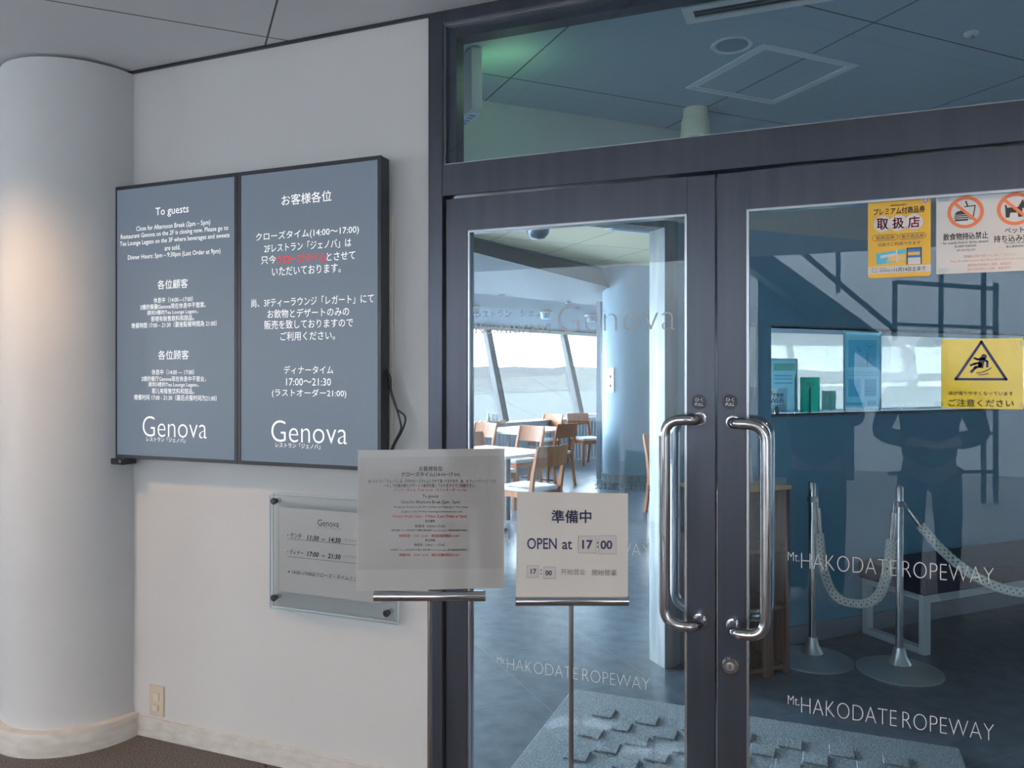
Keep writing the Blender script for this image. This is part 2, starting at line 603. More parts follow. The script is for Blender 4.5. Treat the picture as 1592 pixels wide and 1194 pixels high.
M['wicker'] = noisy(mat('tan_wicker', (0.42, 0.30, 0.2), 0.7), 60, (0.3, 0.2, 0.13), (0.5, 0.38, 0.27))

D = 2.437          # front of the restaurant wall
H = 2.78           # lobby ceiling
X0, X1, X2 = -1.273, -0.286, 0.70     # wall end, meeting line of the two doors, far jamb
GY = D + 0.030     # door glass
WALL = yplane(D)

# ------------------------------------------------------------------ setting: lobby shell
mb = MB().box(-3.05, X0, D, D + 0.14, 0, H)
tag(build('wall_front', mb, M['wall'], origin=(0, 0, 0)), 'plain white wall carrying the twin screens, left of the glass doors', 'wall', kind='structure')
mb = MB().box(-8, -3.05, 2.32, 2.577, 0, H)
tag(build('wall_front_far', mb, M['wall'], origin=(0, 0, 0)), 'strip of white wall beyond the round white column', 'wall', kind='structure')
mb = MB().box(X2 + 0.055, 6, D, D + 0.14, 0, H)
tag(build('wall_front_right', mb, M['wall'], origin=(0, 0, 0)), 'white wall right of the glass doors, outside the frame', 'wall', kind='structure')
mb = MB().box(-8, 6, -8.5, 2.5, -0.1, 0)
tag(build('floor', mb, M['lobby_floor'], origin=(0, 0, 0)), 'dark brown speckled lobby floor in front of the white wall', 'floor', kind='structure')
mb = MB().box(-8, 6, -3.6, D + 0.14, H, H + 0.12)
tag(build('ceiling', mb, M['ceil'], origin=(0, 0, 0)), 'pale grey lobby ceiling of square boards with thin joints', 'ceiling', kind='structure')
mb = MB().box(-8.2, 6.2, -8.7, -8.5, 0, 5.6)
tag(build('wall_back', mb, M['wall'], origin=(0, 0, 0)), 'pale back wall of the lobby behind the stairs, seen mirrored', 'wall', kind='structure')
mb = MB().box(6, 6.2, -8.5, D + 0.14, 0, 5.6)
tag(build('wall_right', mb, M['wall'], origin=(0, 0, 0)), 'right side wall of the lobby', 'wall', kind='structure')
# left side of the lobby: wall with a wide daylight window
mb = MB().box(-8.2, -8, -8.5, 2.577, 0, 1.2).box(-8.2, -8, -8.5, 2.577, 1.85, 5.6).box(-8.2, -8, -8.5, -1.25, 1.2, 1.85).box(-8.2, -8, 0.0, 2.577, 1.2, 1.85)
tag(build('wall_left', mb, M['wall'], origin=(0, 0, 0)), 'left side wall of the lobby with a wide window', 'wall', kind='structure')
w1 = thing('window_1', (-8.1, -0.62, 1.2), 'window in the left lobby wall', 'window', kind='structure')
mb = MB()
for y in (-1.25, -0.65, -0.05):
    mb.box(-8.14, -8.06, y, y + 0.05, 1.2, 1.85)
mb.box(-8.14, -8.06, -1.25, 0.0, 1.2, 1.25).box(-8.14, -8.06, -1.25, 0.0, 1.80, 1.85)
build('window_frame', mb, M['mullion'], w1)
build('pane', MB().box(-8.105, -8.095, -1.25, 0.0, 1.25, 1.8), M['clear_glass'], w1)
portal('window_portal', (-8.3, -0.62, 1.52), (0, -0.62, 1.52), 1.25, 0.65)
# ceiling upstand towards the stair hall, open to an added, unseen skylight that lights the back wall
mb = MB().box(-8, 6, -3.72, -3.6, H, 5.6)
tag(build('wall_upstand', mb, M['wall'], origin=(0, 0, 0)), 'upstand wall above the edge of the lobby ceiling', 'wall', kind='structure')
mb = MB().box(-8, 6, -8.5, -7.4, 5.6, 5.72).box(-8, 6, -5.5, -3.6, 5.6, 5.72)
tag(build('ceiling_stair_hall', mb, M['ceil'], origin=(0, 0, 0)), 'ceiling of the stair hall around an added skylight opening', 'ceiling', kind='structure')
portal('added_skylight_portal', (-1, -6.45, 5.8), (-1, -6.45, 0), 14, 1.9)

# round white column with its base
CX, CY, CR = -2.97, 2.44, 0.30
mb = MB().lathe([(CR, 0.0), (CR, H - 0.012)], (CX, CY, 0), 72)
pil = build('column', mb, M['pillar'], smooth=40)
tag(pil, 'round white column at the left end of the wall', 'column', kind='structure')
mb = MB().lathe([(CR + 0.034, 0), (CR + 0.034, 0.085), (CR + 0.03, 0.094), (CR, 0.096)], (CX, CY, 0), 72)
tag(build('baseboard_column', mb, M['base'], smooth=30), 'pale curved baseboard around the foot of the round column', 'baseboard', kind='structure')
mb = MB().box(-2.66, X0, D - 0.010, D, 0, 0.082)
tag(build('baseboard_front', mb, M['base'], bevel=0.003), 'pale scuffed baseboard along the foot of the white wall', 'baseboard', kind='structure')
mb = MB().box(-8, -3.24, 2.31, 2.32, 0, 0.082)
tag(build('baseboard_left', mb, M['base'], bevel=0.003), 'pale baseboard left of the round column', 'baseboard', kind='structure')
mb = MB().box(-2.70, X0, D - 0.012, D, H - 0.010, H)
tag(build('trim_1', mb, M['frame_dark']), 'thin dark strip between wall and ceiling', 'trim', kind='structure')

# warm downlights in the lobby ceiling
for i, (x, y, e) in enumerate(DOWNLIGHTS):
    t = thing('ceiling_downlight', (x, y, H), ['recessed warm downlight in the lobby ceiling by the column', 'recessed warm downlight in the lobby ceiling before the right door',
              'added unseen warm downlight above the photographer', 'added unseen warm downlight in the left part of the lobby'][i], 'ceiling light', 'downlights in the lobby ceiling')
    build('trim_ring', MB().lathe([(0.05, -0.001), (0.065, -0.006), (0.068, 0.0)], (x, y, H), 28), M['grille_white'], t, smooth=40)
    build('lens', MB().lathe([(0.0, -0.002), (0.05, -0.003), (0.05, 0.0)], (x, y, H), 28), M['warm_glow'], t)
    lamp('downlight_beam', 'SPOT', (x, y, H - 0.03), e, WARM, (x, y + (0.06 if y > 1 else 0), 0), spot_size=math.radians(132), spot_blend=0.5, shadow_soft_size=0.035)

# ------------------------------------------------------------------ entrance: frame, transom, two glass doors
fr = thing('trim_2', (X1, D, 0), 'grey metal entrance frame with a glass transom over the doors', 'door frame', kind='structure')
Y0, Y1 = D - 0.012, D + 0.085
mb = MB().box(X0, X0 + 0.055, Y0, Y1, 0, H).box(X2, X2 + 0.055, Y0, Y1, 0, H)
build('jamb', mb, M['frame'], fr, bevel=0.002)
mb = MB().box(X0 + 0.055, X2, Y0, Y1, 2.735, H)
build('head_rail', mb, M['frame'], fr, bevel=0.002)
mb = MB().box(X0 + 0.055, X2, Y0, Y1, 2.13, 2.240)
build('transom_bar', mb, M['frame'], fr, bevel=0.002)
mb = MB().box(X0 + 0.055, X2, Y0 + 0.012, Y1, 2.240, 2.246)
for a, b in ((X0 + 0.055, X0 + 0.061), (X2 - 0.006, X2)):
    mb.box(a, b, Y0 + 0.012, Y1, 2.246, 2.735)
mb.box(X0 + 0.061, X2 - 0.006, Y0 + 0.012, Y1, 2.729, 2.735)
build('glazing_bead', mb, M['bead'], fr)
mb = MB()
for a, b in ((X0 + 0.061, X0 + 0.093), (X2 - 0.038, X2 - 0.006)):
    mb.box(a, b, D + 0.024, Y1, 2.246, 2.729)
mb.box(X0 + 0.093, X2 - 0.038, D + 0.024, Y1, 2.694, 2.729)
build('inner_shadow_strip', mb, M['frame_dark'], fr)  # dark strips paint the inner shadow beside and above the transom glass
build('transom_pane', MB().box(X0 + 0.061, X2 - 0.006, D + 0.012, D + 0.020, 2.246, 2.729), M['glass'], fr)
build('threshold', MB().box(X0 + 0.055, X2, Y0, Y1, 0, 0.012), M['steel'], fr)

DT = 2.123
DZ0 = 0.018


def door(name, a, b, ga, gb, zt, label):
    """one leaf between a and b with a glass field from ga to gb"""
    t = thing(name, ((a + b) / 2, D, 0), label, 'door', kind='structure')
    y0, y1 = D + 0.006, D + 0.052
    build('stile', MB().box(a, ga, y0, y1, DZ0, DT), M['frame'], t, bevel=0.002)
    build('stile', MB().box(gb, b, y0, y1, DZ0, DT), M['frame'], t, bevel=0.002)
    build('top_rail', MB().box(ga, gb, y0, y1, zt, DT), M['frame'], t)
    build('bottom_rail', MB().box(ga, gb, y0, y1, DZ0, 0.10), M['frame'], t)
    mb = MB()
    e = 0.007
    mb.box(ga, ga + e, y0 + 0.004, y1 - 0.004, 0.10, zt).box(gb - e, gb, y0 + 0.004, y1 - 0.004, 0.10, zt)
    mb.box(ga + e, gb - e, y0 + 0.004, y1 - 0.004, zt - e, zt).box(ga + e, gb - e, y0 + 0.004, y1 - 0.004, 0.10, 0.10 + e)
    build('glazing_bead', mb, M['bead'], t)
    build('pane', MB().box(ga + e, gb - e, GY - 0.004, GY + 0.004, 0.10 + e, zt - e), M['glass'], t)
    return t


d1 = door('door_1', X0 + 0.060, X1 - 0.003, -1.130, -0.376, 2.008, 'left glass door leaf with a grey metal frame')
d2 = door('door_2', X1 + 0.003, X2 - 0.005, -0.197, 0.56, 2.008, 'right glass door leaf with a grey metal frame')


def pull_handle(parent, xm, xg, zt, zb, yf, dirn):
    """bent chrome tube; xm where it meets the stile, xg the grip, dirn -1 towards the viewer"""
    r, k = 0.0165, 0.055
    yo = yf + dirn * 0.075
    pts = []

    def bend(p, q, c, n=7):
        for i in range(n + 1):
            a = i / n
            pts.append(((1 - a) ** 2 * p[0] + 2 * a * (1 - a) * c[0] + a * a * q[0], (1 - a) ** 2 * p[1] + 2 * a * (1 - a) * c[1] + a * a * q[1],
                        (1 - a) ** 2 * p[2] + 2 * a * (1 - a) * c[2] + a * a * q[2]))
    sg = 1 if xg > xm else -1
    bend((xm, yf, zt), (xm + sg * 0.03, yo, zt), (xm, yo, zt))
    bend((xg - sg * k, yo, zt), (xg, yo, zt - k), (xg, yo, zt))
    bend((xg, yo, zb + k), (xg - sg * k, yo, zb), (xg, yo, zb))
    bend((xm + sg * 0.03, yo, zb), (xm, yf, zb), (xm, yo, zb))
    h = build('pull_handle', MB().tube(pts, r, 18), M['chrome'], parent, smooth=50, label='bent chrome tube pull handle')
    mb = MB()
    for z in (zt, zb):
        mb.lathe([(0.021, 0), (0.021, 0.003), (0.017, 0.004)], (xm, yf, z), 24, (0, dirn, 0))
    build('rosette', mb, M['chrome'], h, smooth=40)


FACE = D + 0.006
pull_handle(d1, -0.336, -0.432, 1.368, 0.742, FACE, -1)
pull_handle(d1, -0.336, -0.432, 1.368, 0.742, D + 0.052, 1)
pull_handle(d2, -0.236, -0.137, 1.360, 0.738, FACE, -1)
pull_handle(d2, -0.236, -0.137, 1.360, 0.738, D + 0.052, 1)
FP = yplane(FACE)
for par, px in ((d1, 1087), (d2, 1135)):
    s, z = FP.st(px, 625)
    st = build('pull_sticker', MB().disc(FP, s, z, 0.0235, 0.0003), M['frame_dark'], par, label='dark round sticker reading PULL')
    mb = MB().text(FP, 'ひく', s - 0.012, s + 0.012, z + 0.001, z + 0.013, 0.001).text(FP, 'PULL', s - 0.013, s + 0.013, z - 0.012, z - 0.003, 0.001, bold=0.01)
    build('lettering', mb, M['white_decal'], st)
s, z = FP.st(1135.5, 1035)
lk = build('lock_cylinder', MB().lathe([(0.026, 0), (0.026, 0.006), (0.022, 0.010), (0.0, 0.010)], (s, FACE, z), 28, (0, -1, 0)), M['chrome'], d2, smooth=40, label='round chrome lock')
mb = MB().lathe([(0.012, 0), (0.012, 0.004), (0, 0.004)], (s, FACE - 0.010, z), 20, (0, -1, 0))
build('key_plug', mb, M['steel'], lk, smooth=40)
build('keyhole', MB().box(s - 0.0015, s + 0.0015, FACE - 0.0155, FACE - 0.0138, z - 0.006, z + 0.006), M['ink'], lk)

# lettering applied to the glass
GP = yplane(GY - 0.0045)
mb = MB().ptext(GP, 'Genova', 867, 1052, 493.5, 42, bold=-0.022, res=5).ptext(GP, 'レストラン　ジェノバ', 740, 856, 487, 11, res=2).ptext(GP, 'Restaurant', 739, 857, 509, 19, res=3)
build('glass_lettering', mb, M['etched'], d1, label='silver restaurant name on the glass')


def ropeway(pl, x0, x1, y0, y1, hp):
    """Mt. HAKODATE ROPEWAY in thin capitals on a horizontal line from x0 to x1"""
    mb = MB()
    s0, z0 = pl.st(x0, y0)
    s1, z1 = pl.st(x1, y1)
    zb = (z0 + z1) / 2 - hp * 1.28 / F
    h = hp * 2.56 / F
    w = s1 - s0
    mb.text(pl, 'Mt.', s0, s0 + w * 0.06, zb + h * 0.42, zb + h, 0.0008, bold=-0.018, res=3)
    mb.text(pl, 'HAKODATE', s0 + w * 0.07, s0 + w * 0.55, zb, zb + h, 0.0008, bold=-0.026, res=4)
    mb.text(pl, 'ROPEWAY', s0 + w * 0.578, s1, zb, zb + h, 0.0008, bold=-0.026, res=4)
    return mb


build('glass_lettering', ropeway(GP, 773, 1010, 1034, 1059, 18.5), M['white_decal'], d1, label='white ropeway lettering low on the left pane')
build('glass_lettering', ropeway(GP, 773, 1010, 840, 853, 19), M['white_decal'], d1, label='white ropeway lettering behind the open-at sign')
build('glass_lettering', ropeway(GP, 1225, 1545, 872, 893, 21.5), M['white_decal'], d2, label='white ropeway lettering in the middle of the right pane')
build('glass_lettering', ropeway(GP, 1225, 1545, 1098, 1133, 21.5), M['white_decal'], d2, label='white ropeway lettering low on the right pane')
GB = yplane(GY + 0.006)
mb = MB().ptext(GB, '本日の営業は終了致しました', 925, 1012, 757, 12, off=0, mirror=True)
build('glass_lettering', mb, M['ink'], d1, label='small dark mirrored lettering at the pane edge')

# ------------------------------------------------------------------ twin screens on the wall
SP = yplane(D - 0.080)
SX = [-2.691, -2.055, -1.424]
SZ0, SZ1 = 1.165, 2.278


def screen(x0, x1, label):
    t = thing('display_screen', ((x0 + x1) / 2, D, SZ0), label, 'display', 'twin wall screens')
    b = 0.014
    y0 = D - 0.080
    build('housing', MB().box(x0, x1, y0 + 0.006, D - 0.022, SZ0, SZ1), M['black'], t, bevel=0.003)
    mb = MB().box(x0, x0 + b, y0, y0 + 0.0065, SZ0, SZ1).box(x1 - b, x1, y0, y0 + 0.0065, SZ0, SZ1)
    mb.box(x0 + b, x1 - b, y0, y0 + 0.0065, SZ1 - b, SZ1).box(x0 + b, x1 - b, y0, y0 + 0.0065, SZ0, SZ0 + b)
    build('bezel', mb, M['black'], t)
    sc = build('screen', MB().box(x0 + b, x1 - b, y0 + 0.003, y0 + 0.0062, SZ0 + b, SZ1 - b), M['screen'], t, label='lit slate-blue screen')
    build('wall_bracket', MB().box(x0 + 0.2, x1 - 0.2, D - 0.024, D, SZ0 + 0.3, SZ1 - 0.3), M['steel'], t)
    return sc


sc1 = screen(SX[0], SX[1] - 0.001, 'left of the twin wall screens, English and Chinese notice on slate blue')
sc2 = screen(SX[1] + 0.001, SX[2], 'right of the twin wall screens, Japanese notice with red words')
TP = yplane(D - 0.0775)
L1 = [('To guests', 242, 293.5, 328.5, 16), ('Close for Afternoon Break (2pm – 5pm)', 212, 327, 351.6, 10), ('Restaurant Genova on the 2F is closing now. Please go to', 188, 355, 362.2, 9.5),
      ('Tea Lounge Legato on the 3F where beverages and sweets', 186.5, 357, 373.3, 9.5), ('are sold.', 256, 280.5, 384.8, 8), ('Dinner Hours: 5pm – 9:30pm (Last Order at 9pm)', 199, 343, 396.2, 9.5),
      ('各位顧客', 245, 292.2, 441.6, 14.5), ('休息中（14:00—17:00）', 239, 300, 465.8, 9), ('2樓的餐廳Genova現在休息中不營業。', 218, 320, 475.6, 8.5), ('請到3樓的Tea Lounge Legato，', 229, 308, 485.4, 8.5),
      ('那裡有販售飲料和甜品。', 235, 302, 494.8, 8.5), ('晚餐時間 17:00 – 21:30（最後點餐時間為 21:00）', 205, 337, 504.4, 9), ('各位顾客', 246, 293.7, 551.8, 14.5), ('休息中（14:00 — 17:00）', 236, 302, 578.4, 9),
      ('2楼的餐厅Genova现在休息中不营业，', 220, 320, 588.9, 8.5), ('请到3楼的Tea Lounge Legato，', 230.5, 309, 598.2, 8.5), ('那儿有贩售饮料和甜品。', 236.4, 302, 608, 8.5), ('晚餐时间 17:00 - 21:30（最后点餐时间为21:00）', 209, 337, 618.3, 9),
      ('レストラン「ジェノバ」', 228, 288, 683.6, 7.5)]
mb = MB()
for b, x0, x1, yc, h in L1:
    mb.ptext(TP, b, x0, x1, yc, h, 0.0006, bold=0.004)
mb.ptext(TP, 'Genova', 222, 322, 664, 32, 0.0006, bold=-0.014, res=5)
build('lettering', mb, M['screen_white'], sc1)
L2 = [('お客様各位', 438, 515.5, 307.9, 17), ('クローズタイム(14:00〜17:00)', 398, 558, 363.2, 15), ('2Fレストラン「ジェノバ」は', 411, 546, 381.6, 14), ('只今', 406, 429.3, 403.8, 13), ('とさせて', 508, 552.3, 397.7, 13),
      ('いただいております。', 423, 530, 419.4, 14), ('尚、3Fティーラウンジ「レガート」にて', 391, 581, 467.6, 14), ('お飲物とデザートのみの', 416, 543, 486, 14), ('販売を致しておりますので', 411, 549, 503.3, 14), ('ご利用ください。', 436, 521, 522, 14),
      ('ディナータイム', 441.6, 518.3, 575, 13), ('17:00〜21:30', 445, 514.6, 593.7, 11.5), ('(ラストオーダー21:00)', 423, 538.5, 611.7, 14), ('レストラン「ジェノバ」', 428.6, 498, 693, 8)]
mb = MB()
for b, x0, x1, yc, h in L2:
    mb.ptext(TP, b, x0, x1, yc, h, 0.0006, bold=0.002)
mb.ptext(TP, 'Genova', 422, 540, 671.6, 34, 0.0006, bold=-0.012, res=5)
build('lettering', mb, M['screen_white'], sc2)
build('lettering', MB().ptext(TP, 'クローズタイム', 430, 507, 401.3, 14, 0.0006, bold=0.02), M['screen_red'], sc2, label='red words')

# corner bracket sensor at the lower left corner of the screens
t = thing('corner_sensor', (SX[0], D - 0.08, SZ0 - 0.015), 'small black sensor bracket on the lower left corner of the screens', 'sensor')
build('mounting_arm', MB().box(SX[0] - 0.012, SX[0] - 0.001, D - 0.086, D - 0.01, SZ0 - 0.02, SZ0 + 0.085), M['black'], t, bevel=0.002)
build('body', MB().box(SX[0] - 0.012, SX[0] + 0.07, D - 0.098, D - 0.03, SZ0 - 0.026, SZ0 - 0.001), M['black'], t, bevel=0.003)
build('eye', MB().lathe([(0.011, 0), (0.011, 0.006), (0.004, 0.009), (0, 0.009)], (SX[0] + 0.056, D - 0.098, SZ0 - 0.0135), 20, (0, -1, 0)), M['dark_steel'], t, smooth=40)

# white cable duct and black cables right of the screens
zt = WALL.st(612, 335)[1]
s0, s1 = WALL.st(604.5, 500)[0], WALL.st(613, 500)[0]
tag(build('cable_duct', MB().box(s0, s1, D - 0.014, D, 1.0, zt), M['plastic_white'], bevel=0.002), 'slim white cable duct running down the wall beside the screens', 'cable duct')
CPL = yplane(D - 0.045)


def cable(name, pts, label):
    raw = [CPL.hit(px, py, off) for px, py, off in pts]
    out = []
    for i in range(len(raw) - 1):
        p0, p1, p2, p3 = raw[max(i - 1, 0)], raw[i], raw[i + 1], raw[min(i + 2, len(raw) - 1)]
        for k in range(6):
            u = k / 6
            out.append(0.5 * ((2 * p1) + (p2 - p0) * u + (2 * p0 - 5 * p1 + 4 * p2 - p3) * u * u + (3 * p1 - p0 - 3 * p2 + p3) * u ** 3))
    out.append(raw[-1])
    return tag(build(name, MB().tube(out, 0.0036, 8), M['black'], smooth=60), label, 'cable', 'cables beside the screens')


cable('cable', [(601, 575, 0.0), (607, 588, 0.005), (608, 606, 0), (615, 630, 0), (622, 655, 0), (623, 668, 0.004), (615, 684, 0), (607, 702, 0), (604, 720, 0), (602, 735, 0)], 'black cable hanging straight down right of the screens')
cable('cable', [(600, 572, -0.005), (606, 590, -0.004), (606, 603, -0.006), (616, 634, -0.008), (628, 645, -0.008), (630, 655, -0.008), (624, 672, -0.01), (614, 690, -0.008), (609, 706, -0.008), (605, 735, -0.006)], 'black cable bulging outwards right of the screens')

# ------------------------------------------------------------------ acrylic opening-hours sign on the wall
AY = D - 0.030
AP = yplane(AY)
ax0, ax1 = -1.948, -1.381
az0, az1 = 0.612, 1.055
t = thing('acrylic_sign', ((ax0 + ax1) / 2, D, az0), 'clear acrylic opening hours sign held off the wall by metal studs', 'sign')
for nm, e0, e1, f0, f1, yy in (('front_edge', ax0 + 0.02, ax1, az0 + 0.012, az1, AY - 0.002), ('back_edge', ax0, ax1 - 0.015, az0, az1 - 0.01, AY + 0.006)):
    mb = MB()
    for q in (((e0, f0), (e1, f0)), ((e1, f0), (e1, f1)), ((e1, f1), (e0, f1)), ((e0, f1), (e0, f0))):
        mb.bar((q[0][0], yy, q[0][1]), (q[1][0], yy, q[1][1]), 0.0042, 0.0042, up=(0, 1, 0))
    build(nm, mb, M['acrylic_rim'], t, label='pale blue polished edge of the acrylic sheet')
build('front_sheet', MB().box(ax0 + 0.02, ax1, AY - 0.004, AY, az0 + 0.012, az1), M['acrylic'], t)
build('back_sheet', MB().box(ax0, ax1 - 0.015, AY + 0.004, AY + 0.008, az0, az1 - 0.01), M['acrylic'], t)
px0, px1 = AP.st(434, 860)[0], AP.st(594, 900)[0]
pz0, pz1 = AP.st(434, 919)[1], AP.st(434, 788)[1]
pp = build('paper', MB().box(px0, px1, AY + 0.0012, AY + 0.0022, pz0, pz1), M['paper'], t, label='printed white paper')
PP = yplane(AY + 0.0012)
mb = MB().ptext(PP, 'Genova', 494, 527, 813.6, 10, res=4).ptext(PP, '・ランチ', 447, 469, 833, 8, shear=0.2, bold=0.012).ptext(PP, '11:30  –  14:30', 477.5, 530, 838, 8, shear=0.2, bold=0.03)
mb.ptext(PP, '・ディナー', 447, 472, 858.8, 8, shear=0.2, bold=0.012).ptext(PP, '17:00  –  21:30', 477.5, 530, 863.4, 8, shear=0.2, bold=0.03)
mb.ptext(PP, '※ 14:30~17:00はクローズ・タイムとさせていただ', 447.7, 590, 896, 7, shear=0.2, bold=0.004)
for yl in (840.5, 868):
    a, z = PP.st(447, yl - 3)
    mb.stroke(PP, [(a, z), (px1 - 0.03, z)], 0.0012, 0.0006)
build('lettering', mb, M['ink'], pp)
mb = MB().ptext(PP, 'レストラン・ジェノバ', 493, 531, 821, 4).ptext(PP, '（ラストオーダー14:00）', 535, 584, 841.5, 5, shear=0.15).ptext(PP, '（ラストオーダー21:00）', 535, 584, 867, 5, shear=0.15)
build('lettering', mb, M['grey_ink'], pp, label='small grey lettering')
for px, py in ((427, 779), (427, 929), (602, 953), (602, 776)):
    s, z = AP.st(px, py)
    st = build('standoff', MB().cyl((s, AY + 0.008, z), (s, D, z), 0.0095, 20), M['chrome'], t, smooth=40)
    build('screw_cap', MB().lathe([(0.0125, 0), (0.0125, 0.005), (0.010, 0.0075), (0, 0.0075)], (s, AY - 0.004, z), 24, (0, -1, 0)), M['dark_steel'], st, smooth=40)

# ------------------------------------------------------------------ wall switch plate low on the wall
s0, z1 = WALL.st(233.5, 1063)
s1, z0 = WALL.st(256, 1115)
t = thing('switch_plate', ((s0 + s1) / 2, D, z0), 'small cream switch plate low on the white wall', 'switch')
build('plate', MB().box(s0, s1, D - 0.006, D, z0, z1), M['outlet'], t, bevel=0.003)
w, h = s1 - s0, z1 - z0
build('socket_insert', MB().box(s0 + w * 0.3, s1 - w * 0.3, D - 0.009, D - 0.005, z0 + h * 0.52, z1 - h * 0.22), M['plastic_white'], t, bevel=0.001)
build('rocker', MB().box(s0 + w * 0.27, s1 - w * 0.33, D - 0.012, D - 0.005, z0 + h * 0.18, z0 + h * 0.38), M['plastic_white'], t, bevel=0.0015)

# ------------------------------------------------------------------ two floor stands with notices in front of the doors
def stand_plane(px, dep):
    p = at_depth(px, HY, dep)
    return Plane((p.x, p.y, 0), RGT)


def floor_stand(px, dep, bar, label):
    """chrome pole on a round base carrying a bar that clips the notice; bar = (x0, x1, ytop, ybottom)"""
    pl = stand_plane(px, dep)
    t = thing('sign_stand', pl.at(0, 0), label, 'sign stand', 'chrome sign stands')
    b0, zt = pl.st(bar[0], bar[2])
    b1, zb = pl.st(bar[1], bar[3])
    build('base', MB().lathe([(0.14, 0), (0.14, 0.008), (0.13, 0.013), (0.02, 0.020), (0.012, 0.03), (0, 0.03)], pl.at(0, 0), 48), M['chrome'], t, smooth=40)
    build('pole', MB().cyl(pl.at(0, 0.02), pl.at(0, (zt + zb) / 2), 0.0062, 18), M['chrome'], t, smooth=40)
    zm, r = (zt + zb) / 2, (zt - zb) / 2
    build('clip_bar', MB().cyl(pl.at(b0, zm, 0.004), pl.at(b1, zm, 0.004), r, 20), M['chrome'], t, smooth=40)
    return pl, zt


pl, zt = floor_stand(668, 2.0, (582, 755, 918, 934), 'chrome stand under the larger notice, before the door jamb')
NP = pl.shifted(0.006)
c = [NP.st(557, 700), NP.st(785, 697), NP.st(783.5, 913.5), NP.st(553.5, 919)]
t = thing('notice_holder', NP.at(0, c[3][1]), 'larger notice with black and red print in a clear plastic sleeve on a stand', 'notice')
build('backing_card', MB().sheet(NP, [c[3], c[2], c[1], c[0]], 0, 0.0025), M['plate'], t)
cc = [(NP.st(559, 711)), (NP.st(783, 708.5)), (NP.st(782, 883)), (NP.st(556, 885.5))]
pp = build('paper', MB().sheet(NP, [cc[3], cc[2], cc[1], cc[0]], 0.0026, 0.0006), M['paper'], t, label='printed white sheet')
build('sleeve', MB().sheet(NP, [c[3], c[2], c[1], c[0]], 0.0060, 0.0006), M['film'], t)
# soft creases of the plastic sleeve
for pts in ([(562, 713), (566, 725), (561, 745)], [(742, 712), (738, 735), (741, 760)], [(762, 716), (757, 760), (764, 806)], [(770, 712), (779, 719), (771, 722)]):
    build('sleeve_crease', MB().tube([NP.hit(a, b, 0.0072) for a, b in pts], 0.0007, 6), M['acrylic_edge'], t)
B1 = [('お客様各位', 651.5, 688, 728.5, 7.5), ('クローズタイム(14:00−17:00)', 624, 715, 738, 8.5), ('2Fレストラン「ジェノバ」は、只今クローズタイムとさせて頂いております。尚、3F ティーラウンジ「レガ', 572, 770.5, 748, 6),
      ('ート」でお飲み物＆デザートの販売を致しておりますのでご利用下さい。', 597, 739, 755, 6), ('To guests', 657, 681.6, 772, 6.5), ('Close for Afternoon Break (2pm - 5pm)', 623, 715, 781, 6.5),
      ('Restaurant Genova on the 2F is closing now. Please go to Tea Lounge', 613, 727.7, 788.4, 4), ('(Legato) on the 3F where beverages and sweets are sold.', 624, 718.6, 795.6, 4), ('各位顧客', 661, 676.5, 810, 4.3),
      ('休息中（14:00−17:00）', 645, 692.4, 818, 5.3), ('2樓的餐廳 Genova 現在休息中不營業, 請到3樓的 Tea Lounge Legato, 那裡有販售飲料和甜品。', 608, 727.7, 824.6, 3.2), ('各位顾客', 661, 676.5, 839.8, 4.3), ('休息中（14:00 — 17:00）', 644, 691.8, 847, 5.3),
      ('2楼的餐厅 Genova 现在休息中不营业, 请到3楼的 Tea Lounge Legato, 那儿有贩售饮料和甜品。', 607, 727, 854.9, 3.2)]
R1 = [('ディナータイム 17:00−21:30（ラストオーダー21:00)', 613, 724.7, 762, 6), ('Dinner Hours: 5pm - 9:30pm (Last Order at 9pm)', 611, 725.8, 803, 6.3), ('晚餐時間　17:00 - 21:30 （最後點餐時間為 21:00）', 620.6, 714, 833, 5), ('晚餐时间　17:00 - 21:30 （最后点餐时间为21:00）', 621, 714, 862.7, 5)]
TPn = NP.shifted(0.0034)
mb = MB()
for b, x0, x1, yc, h in B1:
    mb.ptext(TPn, b, x0, x1, yc, h, 0.0004, res=1, bold=0.008)
build('lettering', mb, M['ink'], pp)
mb = MB()
for b, x0, x1, yc, h in R1:
    mb.ptext(TPn, b, x0, x1, yc, h, 0.0004, res=1, bold=0.014)
build('lettering', mb, M['red_ink'], pp, label='red lettering')

pl, zt = floor_stand(888, 2.0, (801.5, 976.5, 926, 941), 'chrome stand under the OPEN at notice, before the left glass door')
NP = pl.shifted(0.004)
c = [NP.st(804, 764.5), NP.st(976, 767), NP.st(976, 934), NP.st(802, 934)]
t = thing('opening_notice', NP.at(0, c[3][1]), 'smaller square white notice reading OPEN at 17:00 on a stand', 'notice')
pp = build('plate', MB().sheet(NP, [c[3], c[2], c[1], c[0]], 0, 0.003), M['plate'], t)
TPn = NP.shifted(0.003)
mb = MB().ptext(TPn, '準備中', 857.6, 919, 803, 20, bold=0.022).ptext(TPn, 'OPEN', 819.5, 865.5, 845, 17.5, bold=0.012, res=3).ptext(TPn, 'at', 874, 889.5, 847, 14, bold=0.012, res=3).ptext(TPn, ':', 928, 930, 847, 10, bold=0.02)
build('lettering', mb, M['navy_ink'], pp)
mb = MB().ptext(TPn, '开始営业', 872, 910, 889, 9).ptext(TPn, '開始營業', 920.4, 959, 890, 9).ptext(TPn, ':', 840, 842.5, 889, 8, bold=0.02)
build('lettering', mb, M['grey_ink'], pp, label='small dark lettering')
